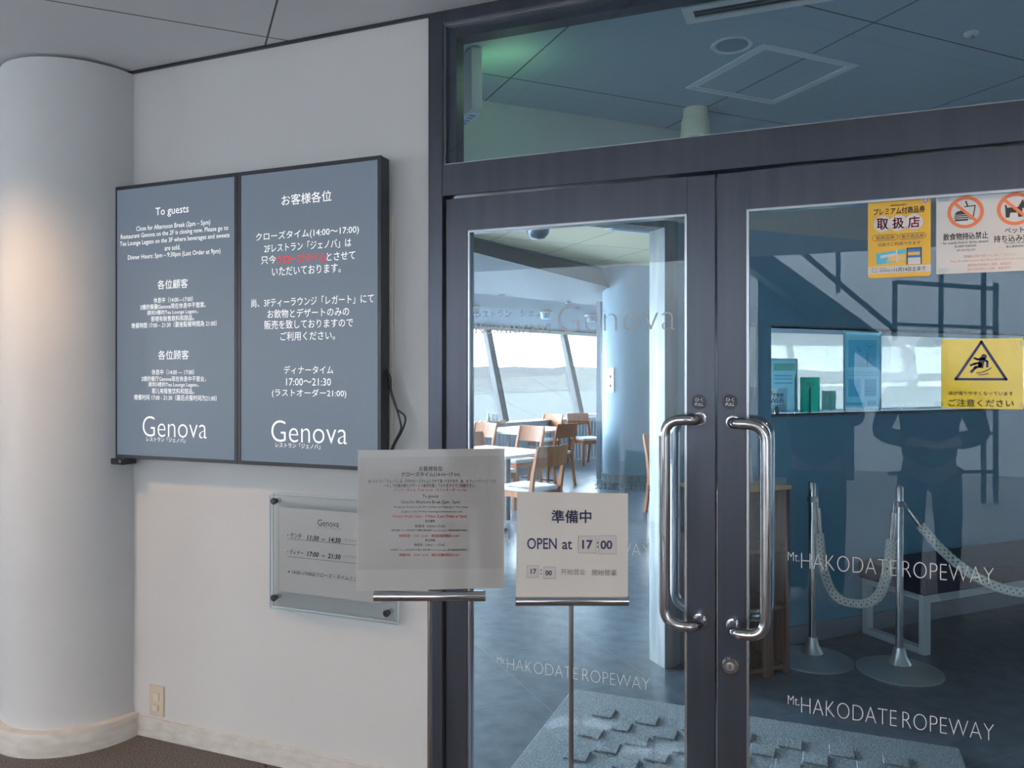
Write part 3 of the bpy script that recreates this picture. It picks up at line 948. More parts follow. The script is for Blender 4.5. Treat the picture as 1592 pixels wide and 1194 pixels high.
for (bx, txt, tx, hh) in (((899, 926.3, 833, 859.7), '17', (905, 921.7, 846.5), 14), ((930.5, 958, 832.5, 860.8), '00', (933.5, 952, 847), 14), ((819, 837.3, 879, 897.5), '17', (825, 834, 888.3), 8), ((845, 863.7, 881, 899.3), '00', (848, 858, 890.7), 8)):
    a, z1 = TPn.st(bx[0], bx[2])
    b, z0 = TPn.st(bx[1], bx[3])
    cd = build('number_card', MB().rect(TPn, a, b, z0, z1, 0.0002, 0.001), M['paper'], t)
    q = TPn.shifted(0.0012)
    build('card_edge', MB().stroke(q, [(a, z0), (b, z0), (b, z1), (a, z1)], 0.0006, 0.0002, closed=True), M['grey_ink'], cd)
    build('lettering', MB().ptext(q, txt, tx[0], tx[1], tx[2], hh, 0.0004, bold=0.03, res=3), M['navy_ink'], cd)

# ------------------------------------------------------------------ posters stuck on the right door glass
QP = yplane(GY - 0.0046)


def arc(s, z, r, a0, a1, n=10):
    return [(s + r * math.cos(a0 + (a1 - a0) * k / n), z + r * math.sin(a0 + (a1 - a0) * k / n)) for k in range(n + 1)]


# yellow voucher poster
x0, z1 = QP.st(1349.5, 310)
x1, z0 = QP.st(1447, 427)
z0 = QP.st(1398, 431)[1]
z1 = QP.st(1398, 308)[1]
t = thing('voucher_poster', ((x0 + x1) / 2, GY - 0.005, z0), 'orange-yellow voucher poster with red characters in white circles on the right glass', 'poster')
r = 0.008
poly = arc(x1 - r, z1 - r, r, 0, math.pi / 2, 5) + arc(x0 + r, z1 - r, r, math.pi / 2, math.pi, 5) + arc(x0 + r, z0 + r, r, math.pi, 1.5 * math.pi, 5) + arc(x1 - r, z0 + r, r, 1.5 * math.pi, 2 * math.pi, 5)
build('sheet', MB().sheet(QP, poly, 0, 0.0006), M['yellow'], t)
VP_ = QP.shifted(0.0007)
w, h = x1 - x0, z1 - z0


def V(u, v):
    return x0 + w * u, z1 - h * v


mb = MB()
for u in (0.235, 0.485, 0.735):
    s, z = V(u, 0.315)
    build('white_circle', MB().disc(VP_, s, z, w * 0.145, 0.0003 * (1 + (u > 0.3) + (u > 0.6)), 0.0003), M['notice_white'], t)
a, b = V(0, 0.855), V(1, 0.945)
mb.rect(VP_, a[0], b[0], b[1], a[1], 0, 0.0003)
build('white_field', mb, M['notice_white'], t)
build('seal', MB().disc(VP_, *V(0.915, 0.055), w * 0.05, 0, 0.0003), M['notice_white'], t, label='small white seal')
mb = MB()
for u, ch in ((0.235, '取'), (0.485, '扱'), (0.735, '店')):
    s, z = V(u, 0.315)
    mb.text(VP_, ch, s - w * 0.09, s + w * 0.09, z - h * 0.07, z + h * 0.07, 0.0016, bold=0.02)
mb.stroke(VP_, [V(0.07, 0.875), V(0.14, 0.875), V(0.14, 0.925), V(0.07, 0.925)], 0.0008, 0.0008, closed=True)
mb.ring(VP_, *V(0.915, 0.055), w * 0.035, 0.002, 0.0008)
build('lettering', mb, M['crimson'], t, label='crimson characters')
mb = MB()


def vt(body, u0, u1, v0, v1, **kw):
    a, b = V(u0, v1), V(u1, v0)
    mb.text(VP_, body, a[0], b[0], a[1], b[1], 0.0009, **kw)


vt('プレミアム付商品券', 0.09, 0.91, 0.115, 0.20, bold=0.016)
vt('2025年度 函館市', 0.36, 0.63, 0.075, 0.10)
vt('紙商品券', 0.13, 0.43, 0.465, 0.515)
vt('電子商品券', 0.54, 0.89, 0.465, 0.515)
vt('当店でご利用できます', 0.16, 0.84, 0.555, 0.60)
build('lettering', mb, M['navy_ink'], t, label='navy lettering')
mb = MB()
vt('11月14日土まで', 0.42, 0.92, 0.875, 0.93, bold=0.01)
vt('2025年', 0.19, 0.29, 0.872, 0.890)
vt('9月15日月から', 0.19, 0.40, 0.898, 0.925)
for u0, u1 in ((0.07, 0.48), (0.50, 0.92)):
    rr = h * 0.037
    a, b = V(u0, 0.49), V(u1, 0.49)
    mb.stroke(VP_, arc(b[0] - rr, b[1], rr, -math.pi / 2, math.pi / 2, 8) + arc(a[0] + rr, a[1], rr, math.pi / 2, 1.5 * math.pi, 8), 0.0008, 0.0009, closed=True)
build('lettering', mb, M['ink'], t, label='black lettering and ovals')
mb = MB().sheet(VP_, [V(0.14, 0.83), V(0.13, 0.69), V(0.60, 0.645), V(0.60, 0.79)], 0.0002, 0.0003)
build('ticket_picture', mb, M['cyan'], t, label='cyan ticket drawing')
mb = MB().sheet(VP_, [V(0.30, 0.80), V(0.34, 0.72), V(0.60, 0.70), V(0.60, 0.785)], 0.0006, 0.0003).sheet(VP_, [V(0.64, 0.69), V(0.83, 0.69), V(0.83, 0.73), V(0.64, 0.73)], 0.0012, 0.0002)
build('ticket_sand', mb, M['sand'], t)
mb = MB().sheet(VP_, [V(0.62, 0.845), V(0.62, 0.635), V(0.86, 0.635), V(0.86, 0.845)], 0.0007, 0.0003)
ph = build('phone_picture', mb, M['navy_ink'], t, label='drawing of a mobile phone')
build('phone_screen', MB().sheet(VP_, [V(0.64, 0.76), V(0.64, 0.65), V(0.84, 0.65), V(0.84, 0.76)], 0.0011, 0.0002), M['blue_print'], ph)
build('phone_page', MB().sheet(VP_, [V(0.64, 0.845), V(0.64, 0.76), V(0.84, 0.76), V(0.84, 0.845)], 0.0011, 0.0002).sheet(VP_, [V(0.20, 0.755), V(0.20, 0.715), V(0.44, 0.69), V(0.44, 0.725)], 0.0009, 0.0002).sheet(VP_, [V(0.455, 0.815), V(0.445, 0.66), V(0.47, 0.657), V(0.48, 0.812)], 0.0009, 0.0002), M['notice_white'], ph)

# white prohibition notice
x0 = QP.st(1455.5, 360)[0]
x1 = QP.st(1628, 360)[0]
z1 = QP.st(1540, 299)[1]
z0 = QP.st(1540, 423)[1]
t = thing('prohibition_notice', ((x0 + x1) / 2, GY - 0.005, z0), 'white notice with orange no-food and no-dog circles on the right glass', 'notice')
build('sheet', MB().rect(QP, x0, x1, z0, z1, 0, 0.0006), M['notice_white'], t)
w, h = x1 - x0, z1 - z0
VP_ = QP.shifted(0.0007)
R = QP.st(1530, 330)[0] - QP.st(1501, 330)[0]
c1 = QP.st(1501, 330)
c2 = QP.st(1579, 325)
c2 = (c2[0], c1[1])
k = R
mb = MB()
# burger and cup
s, z = c1
for dz, hw, th in ((-0.52, 0.36, 0.11), (-0.36, 0.40, 0.07), (-0.24, 0.38, 0.07)):
    mb.rect(VP_, s - 0.22 * k - hw * k, s - 0.22 * k + hw * k, z + dz * k, z + (dz + th) * k, 0)
mb.sheet(VP_, [(s - 0.6 * k, z - 0.13 * k)] + [(s - 0.22 * k + 0.38 * k * math.cos(a), z - 0.13 * k + 0.26 * k * math.sin(a)) for a in (math.pi * 0.75, math.pi * 0.5, math.pi * 0.25)] [::1] + [(s + 0.16 * k, z - 0.13 * k)], 0)
mb.stroke(VP_, [(s - 0.05 * k, z + 0.34 * k), (s + 0.52 * k, z + 0.38 * k), (s + 0.40 * k, z - 0.42 * k), (s + 0.2 * k, z - 0.42 * k)], 0.06 * k, 0)
mb.stroke(VP_, [(s + 0.12 * k, z + 0.36 * k), (s + 0.02 * k, z + 0.66 * k)], 0.08 * k, 0)
# sitting terrier outline
s, z = c2
mb.sheet(VP_, [(s + a * k, z + b * k) for a, b in ((-0.52, -0.50), (-0.33, -0.50), (-0.28, -0.22), (0.10, -0.22), (0.14, -0.50), (0.34, -0.50), (0.34, 0.02), (0.62, 0.06), (0.66, 0.22), (0.44, 0.36), (0.36, 0.56), (0.26, 0.36), (0.12, 0.10), (-0.44, 0.10), (-0.50, 0.30), (-0.57, 0.26), (-0.54, 0.0))], 0)
build('pictogram', mb, M['ink'], t, label='dark burger, cup and dog pictures')
mb = MB()
for s, z in (c1, c2):
    mb.ring(VP_, s, z, R * 0.89, R * 0.20, 0.0006)
    mb.stroke(VP_, [(s - 0.60 * k, z + 0.60 * k), (s + 0.60 * k, z - 0.60 * k)], 0.17 * k, 0.0006)
build('prohibition_circle', mb, M['orange'], t, label='orange circles with slashes')
mb = MB()
mb.ptext(VP_, '飲食物持込禁止', 1466.5, 1536, 367, 11, 0.0004, bold=0.012).ptext(VP_, 'ペット', 1562, 1592, 358, 9, 0.0004, bold=0.012).ptext(VP_, '持ち込み禁止', 1545, 1612, 370, 11, 0.0004, bold=0.012)
mb.ptext(VP_, 'No outside food or drinks allowed', 1466, 1536, 376.5, 4.2, 0.0004).ptext(VP_, '禁止携带外来食物饮料', 1484, 1518, 382.7, 4, 0.0004).ptext(VP_, '외부 음식 반입 금지', 1487, 1516, 388.8, 4, 0.0004)
mb.ptext(VP_, 'No pets allowed', 1562, 1596, 377.5, 4, 0.0004).ptext(VP_, '禁止携带宠物入内', 1564, 1600, 382.7, 4, 0.0004)
build('lettering', mb, M['ink'], t)
mb = MB()
for b, a0, a1, yc in (('写真撮影はお席でお願いいたします。ご了承ください。', 1498, 1581, 397), ('Please take pictures at your table. Please watch out for your surroundings.', 1477, 1602, 404), ('拍照请在您的座位上拍照，谢谢配合！', 1504, 1573, 411), ('請在您的座位上拍照，謝謝合作！', 1504, 1572, 417.5)):
    mb.ptext(VP_, b, a0, a1, yc, 4.2, 0.0004, res=1)
build('lettering', mb, M['pale_red'], t, label='pale red lettering')
mb = MB()
for a, b in ((x0 + 0.004, z1 - 0.016), (x0 + 0.004, z0 + 0.004)):
    mb.rect(QP, a, a + 0.028, b, b + 0.012, 0.0016, 0.0003)
build('tape', mb, M['film'], t)

# yellow slippery-floor sheet
x0 = QP.st(1463, 580)[0]
x1 = QP.st(1590.5, 580)[0]
z1 = QP.st(1526, 526.5)[1]
z0 = QP.st(1526, 635.5)[1]
t = thing('slippery_floor_notice', ((x0 + x1) / 2, GY - 0.005, z0), 'laminated yellow warning sheet with a slipping figure in a triangle', 'notice')
build('sheet', MB().rect(QP, x0, x1, z0, z1, 0, 0.0008), M['lemon'], t)
VP_ = QP.shifted(0.0009)
T = [QP.st(1525.6, 531.5), QP.st(1486, 589.5), QP.st(1564, 589.5)]
T[2] = (T[2][0], T[1][1])
mb = MB().stroke(VP_, T, 0.0068, 0, closed=True)


def sp(zx, zy):
    return QP.st(1440 + zx / 8.526, 510 + zy / 8.526)


mb.disc(VP_, *sp(765, 378), 0.0068, 0)
for pts, wd in (([(740, 415), (722, 500)], 0.0135), ([(735, 412), (680, 415), (640, 400)], 0.0058), ([(760, 412), (808, 445), (808, 508)], 0.0058), ([(725, 480), (690, 465), (640, 475), (592, 492)], 0.0062), ([(720, 500), (650, 525), (600, 578)], 0.0072)):
    mb.stroke(VP_, [sp(*q) for q in pts], wd, 0)
mb.stroke(VP_, [sp(670, 598), sp(760, 580), sp(820, 555), sp(860, 527)], 0.0025, 0)
mb.stroke(VP_, [sp(690, 618), sp(760, 615), sp(820, 602)], 0.0022, 0)
mb.ptext(VP_, '床が滑りやすくなっています', 1474.5, 1575, 611.5, 6.5, 0.0004, bold=0.004).ptext(VP_, 'ご注意ください', 1474.5, 1576, 626.5, 11.5, 0.0004, bold=0.010)
build('lettering', mb, M['navy_ink'], t, label='dark warning symbol and lettering')
for px, py in ((1459.5, 532), (1459.5, 629), (1592, 533), (1592, 630)):
    build('suction_pad', MB().disc(QP, *QP.st(px, py), 0.0115, 0.0009, 0.0005, rz=0.009), M['film'], t)
for pts in ([(1469, 530), (1474, 542), (1472, 575), (1471, 630)], [(1466, 545), (1468, 580), (1466, 612)], [(1570, 529), (1578, 548), (1584, 562)], [(1577, 529), (1583, 545)]):
    build('film_crease', MB().tube([QP.hit(a, b, 0.0014) for a, b in pts], 0.0006, 6), M['acrylic_edge'], t)

# ------------------------------------------------------------------ restaurant shell
BP = 3.34            # distance of the slanted partition, measured across the 45-degree grid


def AB(a, b, z=0.0):
    return Vector(((a - b) * R2, (a + b) * R2, z))


PL = Plane(AB(0, BP), (R2, R2, 0))       # front face of the slanted partition


def a_at(px):
    return PL.st(px, HY)[0]


A_POST0, A_POST1 = a_at(1030), a_at(1067)
A_SLOT = a_at(1199)
pr = thing('wall_partition', PL.at(0, 0), 'slanted slate-blue partition behind the right door with a lit slot', 'wall', kind='structure')
ZS0, ZS1 = 1.285, 1.775
AEND = 8.0
mb = MB()


def pbox(mb, a0, a1, z0, z1, t0=0.0, t1=0.10):
    q = [PL.at(a0, z0, -t0), PL.at(a1, z0, -t0), PL.at(a1, z0, -t1), PL.at(a0, z0, -t1)]
    mb.prism(q, (0, 0, z1 - z0))
    return mb


pbox(mb, A_POST1, A_SLOT, 0, 2.30)
pbox(mb, A_SLOT, AEND, 0, ZS0)
pbox(mb, A_SLOT, AEND, ZS1, 2.30)
build('lower_panel', mb, M['partition'], pr)
build('bulkhead', pbox(MB(), 0.25, AEND, 2.30, 3.2), M['bulkhead'], pr)
mb = pbox(MB(), A_SLOT, AEND, ZS0 - 0.012, ZS0, -0.004, 0.10)
pbox(mb, A_SLOT, AEND, ZS1, ZS1 + 0.008, -0.004, 0.10)
build('slot_trim', mb, M['white_metal'], pr)
build('skirting', pbox(MB(), A_POST1 + 0.02, AEND, 0, 0.10, -0.012, 0.0), M['heater'], pr)
pbox_post = pbox(MB(), A_POST0, a_at(1050), 0, 2.30, -0.02, 0.12)
build('post', pbox_post, M['white_metal'], pr)
build('post_panel', pbox(MB(), a_at(1050), A_POST1, 0, 2.30, 0.0, 0.08), M['column_in'], pr)
build('lintel', pbox(MB(), 0.25, a_at(1030), 2.265, 2.30, -0.01, 0.11), M['white_metal'], pr)
tag(build('window_2', pbox(MB(), A_SLOT, AEND, ZS0, ZS1, 0.46, 0.466), M['frost']), 'frosted pane glowing behind the slot in the partition', 'window', kind='structure')
tag(build('trim_3', pbox(MB(), A_SLOT - 0.3, AEND, ZS0 - 0.05, ZS0 - 0.013, 0.10, 0.458), M['partition']), 'narrow counter behind the slot in the partition', 'counter', kind='structure')

# floor and ceilings inside
mb = MB().box(-12, 9, 2.5, 23, -0.1, 0)
tag(build('floor_restaurant', mb, M['tile'], origin=(0, 0, 0)), 'dark slate tile floor inside the restaurant', 'floor', kind='structure')
b0 = BP
q = [AB((D + 0.14) / R2 - b0, b0, H), Vector((7, D + 0.14, H)), Vector((7, 7 + b0 / R2, H))]
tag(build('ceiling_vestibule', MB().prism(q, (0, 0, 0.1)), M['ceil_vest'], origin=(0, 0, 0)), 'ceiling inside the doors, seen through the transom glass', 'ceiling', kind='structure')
mb = MB().box(-12, X0, D + 0.141, D + 0.19, 0, 3.3).box(X2 + 0.06, 9, D + 0.141, D + 0.19, 0, 3.3).box(X0, X2 + 0.06, D + 0.10, D + 0.15, H, 3.3)
tag(build('wall_inner', mb, M['wall'], origin=(0, 0, 0)), 'inner face of the entrance wall', 'wall', kind='structure')
mb = MB().box(7, 7.2, D + 0.14, 22.5, 0, 3.3)
tag(build('wall_restaurant_right', mb, M['wall'], origin=(0, 0, 0)), 'right wall of the restaurant, out of view', 'wall', kind='structure')

# leaning window wall
WD = Vector((0.3626, 0.9319, 0)).normalized()
WO = Vector((-WD.y, WD.x, 0))            # outward
P1 = Vector((-5.01, 10.92, 0))


def on_line(px):
    d = ray(px, HY)
    n = WO
    t = (P1 - Vector((0, 0, 0))).dot(n) / d.dot(n)
    p = d * t
    return (Vector((p.x, p.y, 0)) - P1).dot(WD)


m1, m2 = on_line(783), on_line(902)
bay = m2 - m1
ZL0, ZL1, LEAN = 0.76, 2.27, 0.40
segs = []
k0, k1 = -3, 4
W_A = P1 + WD * (m1 + bay * k0)
W_B = P1 + WD * (m1 + bay * k1)
segs.append((W_A, W_B, k1 - k0, 'window_3'))
W_C = W_B + Vector((0.80, 0.60, 0)) * 5.2
segs.append((W_B, W_C, 3, 'window_4'))
W_D = Vector((7.1, W_C.y + 0.8, 0))
segs.append((W_C, W_D, 4, 'window_5'))
for (a, b, nb, nm) in segs:
    d = (b - a).normalized()
    o = Vector((-d.y, d.x, 0))
    if o.dot(Vector((0, 9, 0)) - a) > 0:
        o = -o
    L = (b - a).length
    t = thing(nm, a, 'outward-leaning window wall overlooking the bay' if nm == 'window_3' else 'far window wall of the restaurant', 'window', kind='structure')
    up = Vector((0, 0, 1))
    mb, ms = MB(), MB()
    for i in range(nb + 1):
        p = a + d * (L * i / nb)
        mb.bar(p + up * ZL0, p + o * LEAN + up * ZL1, 0.095, 0.10, up=d)
        ms.bar(p + d * 0.072 + up * ZL0 - o * 0.0, p + d * 0.072 + o * LEAN + up * ZL1, 0.05, 0.07, up=d)
    build('mullion', mb, M['mullion'], t)
    build('mullion_side', ms, M['mullion_dark'], t)  # darker bar for the dark blue side of each mullion
    build('sill', MB().prism([a + up * (ZL0 - 0.04) - o * 0.22, b + up * (ZL0 - 0.04) - o * 0.22, b + up * (ZL0 - 0.04) + o * 0.08, a + up * (ZL0 - 0.04) + o * 0.08], (0, 0, 0.04)), M['white_metal'], t)
    build('pane', MB().prism([a + up * ZL0 + o * 0.02, b + up * ZL0 + o * 0.02, b + up * ZL1 + o * (LEAN + 0.02), a + up * ZL1 + o * (LEAN + 0.02)], o * 0.01), M['clear_glass'], t)
    build('blind_box', MB().prism([a + up * ZL1 + o * (LEAN - 0.08), b + up * ZL1 + o * (LEAN - 0.08), b + up * ZL1 + o * (LEAN + 0.1), a + up * ZL1 + o * (LEAN + 0.1)], (0, 0, 0.055)), M['cream_trim'], t)
    # ribbed heater casing under the sill
    mb = MB().prism([a - o * 0.16, b - o * 0.16, b + o * 0.1, a + o * 0.1], (0, 0, ZL0 - 0.04))
    nr = int(L / 0.09)
    for i in range(nr):
        p = a + d * (i + 0.5) * L / nr - o * 0.16
        mb.bar(p + up * 0.04, p + up * (ZL0 - 0.06), 0.035, 0.02, up=o)
    build('heater_casing', mb, M['heater'], t)
    aa, bb = a + o * LEAN, b + o * LEAN
    portal('window_wall_portal', tuple((a + b) / 2 + o * (LEAN + 0.3) + up * 1.55), tuple((a + b) / 2 + up * 1.55), L, 1.9)

# soffits between the restaurant ceiling and the window heads
HC = 3.06
E0, E1 = Vector((-3.60, 7.86, HC)), Vector((-2.87, 10.84, HC))      # edge of the flat ceiling
G0, G1 = Vector((-4.24, 9.24, 2.60)), Vector((-3.15, 11.66, 2.60))  # lower edge of the perforated panel


def ext(p, q, y):
    k = (y - p.y) / (q.y - p.y)
    return p + (q - p) * k


yA, yB = 2.6, 15.2
ea, eb, ga, gb = ext(E0, E1, yA), ext(E0, E1, yB), ext(G0, G1, yA), ext(G0, G1, yB)
so = thing('ceiling_soffit', (-4, 9, 2.6), 'sloping perforated metal soffit above the leaning windows', 'soffit', kind='structure')
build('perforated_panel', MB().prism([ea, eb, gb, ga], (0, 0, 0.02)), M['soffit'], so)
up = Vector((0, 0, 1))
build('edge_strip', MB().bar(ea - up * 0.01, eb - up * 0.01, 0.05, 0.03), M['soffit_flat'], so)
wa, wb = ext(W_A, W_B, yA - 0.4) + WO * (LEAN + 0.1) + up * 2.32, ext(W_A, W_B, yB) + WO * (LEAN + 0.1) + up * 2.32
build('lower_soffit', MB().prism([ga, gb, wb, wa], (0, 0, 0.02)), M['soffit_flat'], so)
for tt in (0.42, 0.52, 0.62, 0.72):
    p = ea + (eb - ea) * tt
    q = ga + (gb - ga) * (tt - 0.055)
    build('strut', MB().bar(p - up * 0.015, q - up * 0.012, 0.05, 0.02), M['heater'], so)
q = [Vector((-12, 2.6, HC)), Vector((ea.x, yA, HC)), Vector((eb.x, yB, HC)), Vector((W_C.x, W_C.y - 0.6, HC)), Vector((7.1, W_D.y - 0.6, HC)), Vector((7.1, 2.6, HC))]
tag(build('ceiling_restaurant', MB().prism(q[1:], (0, 0, 0.1)), M['ceil_in'], origin=(0, 0, 0)), 'bright cream ceiling of the restaurant', 'ceiling', kind='structure')
mb = MB()
mb.prism([eb, Vector((W_C.x, W_C.y - 0.6, HC)), Vector((W_C.x, W_C.y + 0.5, 2.32)), Vector((W_B.x - 0.4, W_B.y + 0.5, 2.32))], (0, 0, 0.02))
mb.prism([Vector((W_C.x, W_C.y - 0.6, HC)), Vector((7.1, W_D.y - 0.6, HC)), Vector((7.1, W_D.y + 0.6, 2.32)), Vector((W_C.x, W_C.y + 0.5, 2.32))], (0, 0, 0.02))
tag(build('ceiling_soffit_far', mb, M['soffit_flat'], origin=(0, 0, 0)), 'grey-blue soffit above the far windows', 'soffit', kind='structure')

# column inside, with a switch plate and a slim fin
pc = at_depth(976, HY, 11.2)
t = thing('column_restaurant', (pc.x, pc.y, 0), 'blue-grey round column in the restaurant beside the windows', 'column', kind='structure')
build('shaft', MB().lathe([(0.365, 0), (0.365, HC)], (pc.x, pc.y, 0), 48), M['column_in'], t, smooth=40)
build('foot_ring', MB().lathe([(0.385, 0), (0.385, 0.10), (0.365, 0.105)], (pc.x, pc.y, 0), 48), M['white_metal'], t, smooth=40)
pf = at_depth(933, HY, 11.4)
build('fin', MB().box(pf.x - 0.03, pf.x + 0.03, pf.y - 0.1, pf.y + 0.1, 0, 2.6), M['heater'], t)
dd = (EYE - Vector((pc.x, pc.y, CAMZ))).normalized()
pd = at_depth(946, 590, 10.92)
t = thing('column_switch', (pd.x, pd.y, 1.38), 'white switch plate on the left side of the inner column', 'switch')
qn = Vector((pd.x - pc.x, pd.y - pc.y, 0)).normalized()
qu = Vector((-qn.y, qn.x, 0))
base = Vector((pc.x, pc.y, 0)) + qn * 0.365
QL = Plane((base.x, base.y, 0), qu if qu.cross(Vector((0, 0, 1))).dot(qn) > 0 else -qu)
z0, z1 = 1.5 - 25 * 10.92 / F, 1.5 + 13 * 10.92 / F
build('plate', MB().rect(QL, -0.055, 0.055, z0, z1, 0.0, 0.012), M['notice_white'], t)
build('button', MB().rect(QL, -0.015, 0.015, (z0 + z1) / 2 + 0.03, (z0 + z1) / 2 + 0.07, 0.0121, 0.004).rect(QL, -0.015, 0.015, (z0 + z1) / 2 - 0.1, (z0 + z1) / 2 - 0.06, 0.0121, 0.004), M['ink'], t)

# ------------------------------------------------------------------ fittings on the vestibule ceiling
# exit sign box turned 45 degrees
p0 = on_z(742, 72, H)
e = thing('exit_sign', (p0.x, p0.y, 2.53), 'boxy white exit sign behind the transom, glowing green on its far side', 'exit sign', rz=math.radians(45))
build('housing', MB().box(-0.026, 0.020, -0.004, 0.23, 0, 0.245), M['grille_white'], e, world=False, bevel=0.004)
build('face', MB().box(0.0201, 0.0212, 0.02, 0.21, 0.02, 0.225), M['green_glow'], e, world=False, label='lit green face')
build('bottom_plate', MB().box(-0.022, 0.018, 0.01, 0.22, -0.004, -0.0005), M['hatch'], e, world=False)
mb = MB()
for i in range(5):
    mb.box(-0.015, 0.011, 0.04 + i * 0.033, 0.058 + i * 0.033, -0.0052, -0.0042)
build('lens_mark', mb, M['poster_tint'], e, world=False)
lamp('exit_sign_glow', 'POINT', tuple(p0 + Vector((0.075 + 0.04, -0.0 + 0.10, -0.12))), 0.45, (0.55, 1.0, 0.45), shadow_soft_size=0.08)
# surface can downlight
pc2 = on_z(1081, 170, H)
t = thing('can_downlight', (pc2.x, pc2.y, H - 0.145), 'ivory can downlight hanging under the vestibule ceiling', 'ceiling light')
build('collar', MB().lathe([(0.058, -0.040), (0.058, 0.0)], (pc2.x, pc2.y, H), 32), M['lamp_white'], t, smooth=40)
build('can', MB().lathe([(0.060, -0.125), (0.068, -0.145), (0.071, -0.140), (0.066, -0.06), (0.060, -0.041), (0.03, -0.0405)], (pc2.x, pc2.y, H), 32), M['lamp_white'], t, smooth=40)
build('lens', MB().lathe([(0.0, -0.128), (0.059, -0.126)], (pc2.x, pc2.y, H), 32), M['frame_dark'], t)
# access hatch
hq = [Vector(v) for v in ((-0.54, 3.466, H), (-0.183, 3.109, H), (0.170, 3.462, H), (-0.187, 3.819, H))]
hc = sum(hq, Vector()) / 4
t = thing('access_hatch', (hc.x, hc.y, H), 'square ceiling access hatch with a pale metal trim', 'hatch', rz=math.radians(45))
hs = 0.25
for nm, m_, r0, r1, dz in (('outer_trim', 'hatch', hs, hs - 0.022, 0.006), ('inner_trim', 'grille_white', hs - 0.027, hs - 0.038, 0.005)):
    mb = MB().box(-r0, r0, -r0, -r1, -dz, 0).box(-r0, r0, r1, r0, -dz, 0).box(-r0, -r1, -r1, r1, -dz, 0).box(r1, r0, -r1, r1, -dz, 0)
    build(nm, mb, M[m_], t, world=False)
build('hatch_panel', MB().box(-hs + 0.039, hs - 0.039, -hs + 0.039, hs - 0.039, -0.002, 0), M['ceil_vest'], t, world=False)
# linear air diffuser parallel to the wall
t = thing('air_diffuser', (-0.1, 2.765, H), 'long white slot air diffuser in the vestibule ceiling', 'air vent')
xa, xb, ya, yb = -0.435, 0.62, 2.70, 2.829
mb = MB().box(xa, xb, ya, ya + 0.035, H - 0.008, H).box(xa, xb, yb - 0.035, yb, H - 0.008, H).box(xa, xa + 0.035, ya + 0.035, yb - 0.035, H - 0.008, H).box(xb - 0.035, xb, ya + 0.035, yb - 0.035, H - 0.008, H)
build('diffuser_frame', mb, M['grille_white'], t)
build('slot', MB().box(xa + 0.035, xb - 0.035, ya + 0.035, yb - 0.035, H - 0.002, H), M['frame_dark'], t)
mb = MB().box(xa + 0.035, xb - 0.035, ya + 0.060, ya + 0.064, H - 0.007, H - 0.0021)
build('vane', mb, M['steel'], t)
# recessed glass downlight and sprinkler head
pq = on_z(1138, 70, H)
t = thing('recessed_downlight', (pq.x, pq.y, H), 'unlit recessed downlight near the ceiling hatch', 'ceiling light')
build('trim_ring', MB().lathe([(0.062, -0.001), (0.075, -0.005), (0.08, 0)], (pq.x, pq.y, H), 32), M['ceil'], t, smooth=40)
build('reflector', MB().lathe([(0.0, -0.001), (0.061, -0.002)], (pq.x, pq.y, H), 32), M['heater'], t)
pq = on_z(1510, 51, H)
t = thing('sprinkler_head', (pq.x, pq.y, H), 'tiny white sprinkler head on the vestibule ceiling', 'sprinkler')
build('cover', MB().lathe([(0.012, -0.012), (0.024, -0.008), (0.026, 0)], (pq.x, pq.y, H), 24), M['grille_white'], t, smooth=40)
build('nozzle', MB().lathe([(0.0, -0.026), (0.012, -0.024), (0.008, -0.012)], (pq.x, pq.y, H), 16), M['steel'], t, smooth=40)

# restaurant ceiling speaker and soffit downlights
ps = on_z(836, 353, HC)
t = thing('ceiling_speaker', (ps.x, ps.y, HC), 'dark dome speaker on the cream restaurant ceiling', 'speaker')
build('dome', MB().lathe([(0.0, -0.13), (0.07, -0.12), (0.115, -0.07), (0.125, -0.012)], (ps.x, ps.y, HC), 32), M['table_metal'], t, smooth=50)
build('collar', MB().lathe([(0.135, -0.012), (0.14, 0.0)], (ps.x, ps.y, HC), 32), M['lamp_white'], t, smooth=40)
for (px, py, lb) in ((737, 478, 'soffit downlight above the left window bay'), (848, 486, 'soffit downlight above the leaning mullion'), (918, 491, 'soffit downlight left of the inner column')):
    k = 0.5
    p = at_depth(px, py, 11.0 + (px - 737) / 183 * 2.0)
    # point on the lower soffit
    n = (gb - ga).cross(wa - ga).normalized()
    d = ray(px, py)
    p = EYE + d * ((ga - EYE).dot(n) / d.dot(n))
    t = thing('soffit_downlight', p, 'small dark ' + lb, 'ceiling light', 'soffit downlights')
    build('can', MB().lathe([(0.06, -0.10), (0.075, -0.09), (0.085, 0.012)], p, 24), M['heater'], t, smooth=40)
    build('trim_ring', MB().lathe([(0.08, -0.006), (0.10, -0.004), (0.10, 0.01)], p, 24), M['lamp_white'], t, smooth=40)
pv = [on_z(948, 354, HC), on_z(1034, 362, HC)]
t = thing('slot_vent', pv[0], 'slim slot vent in the cream restaurant ceiling', 'air vent')
build('vent_frame', MB().bar(pv[0] - up * 0.004, pv[1] - up * 0.004, 0.20, 0.010), M['grille_white'], t)
build('slot', MB().bar(pv[0] - up * 0.0095 + (pv[1] - pv[0]) * 0.06, pv[1] - up * 0.0095 - (pv[1] - pv[0]) * 0.02, 0.09, 0.004), M['heater'], t)

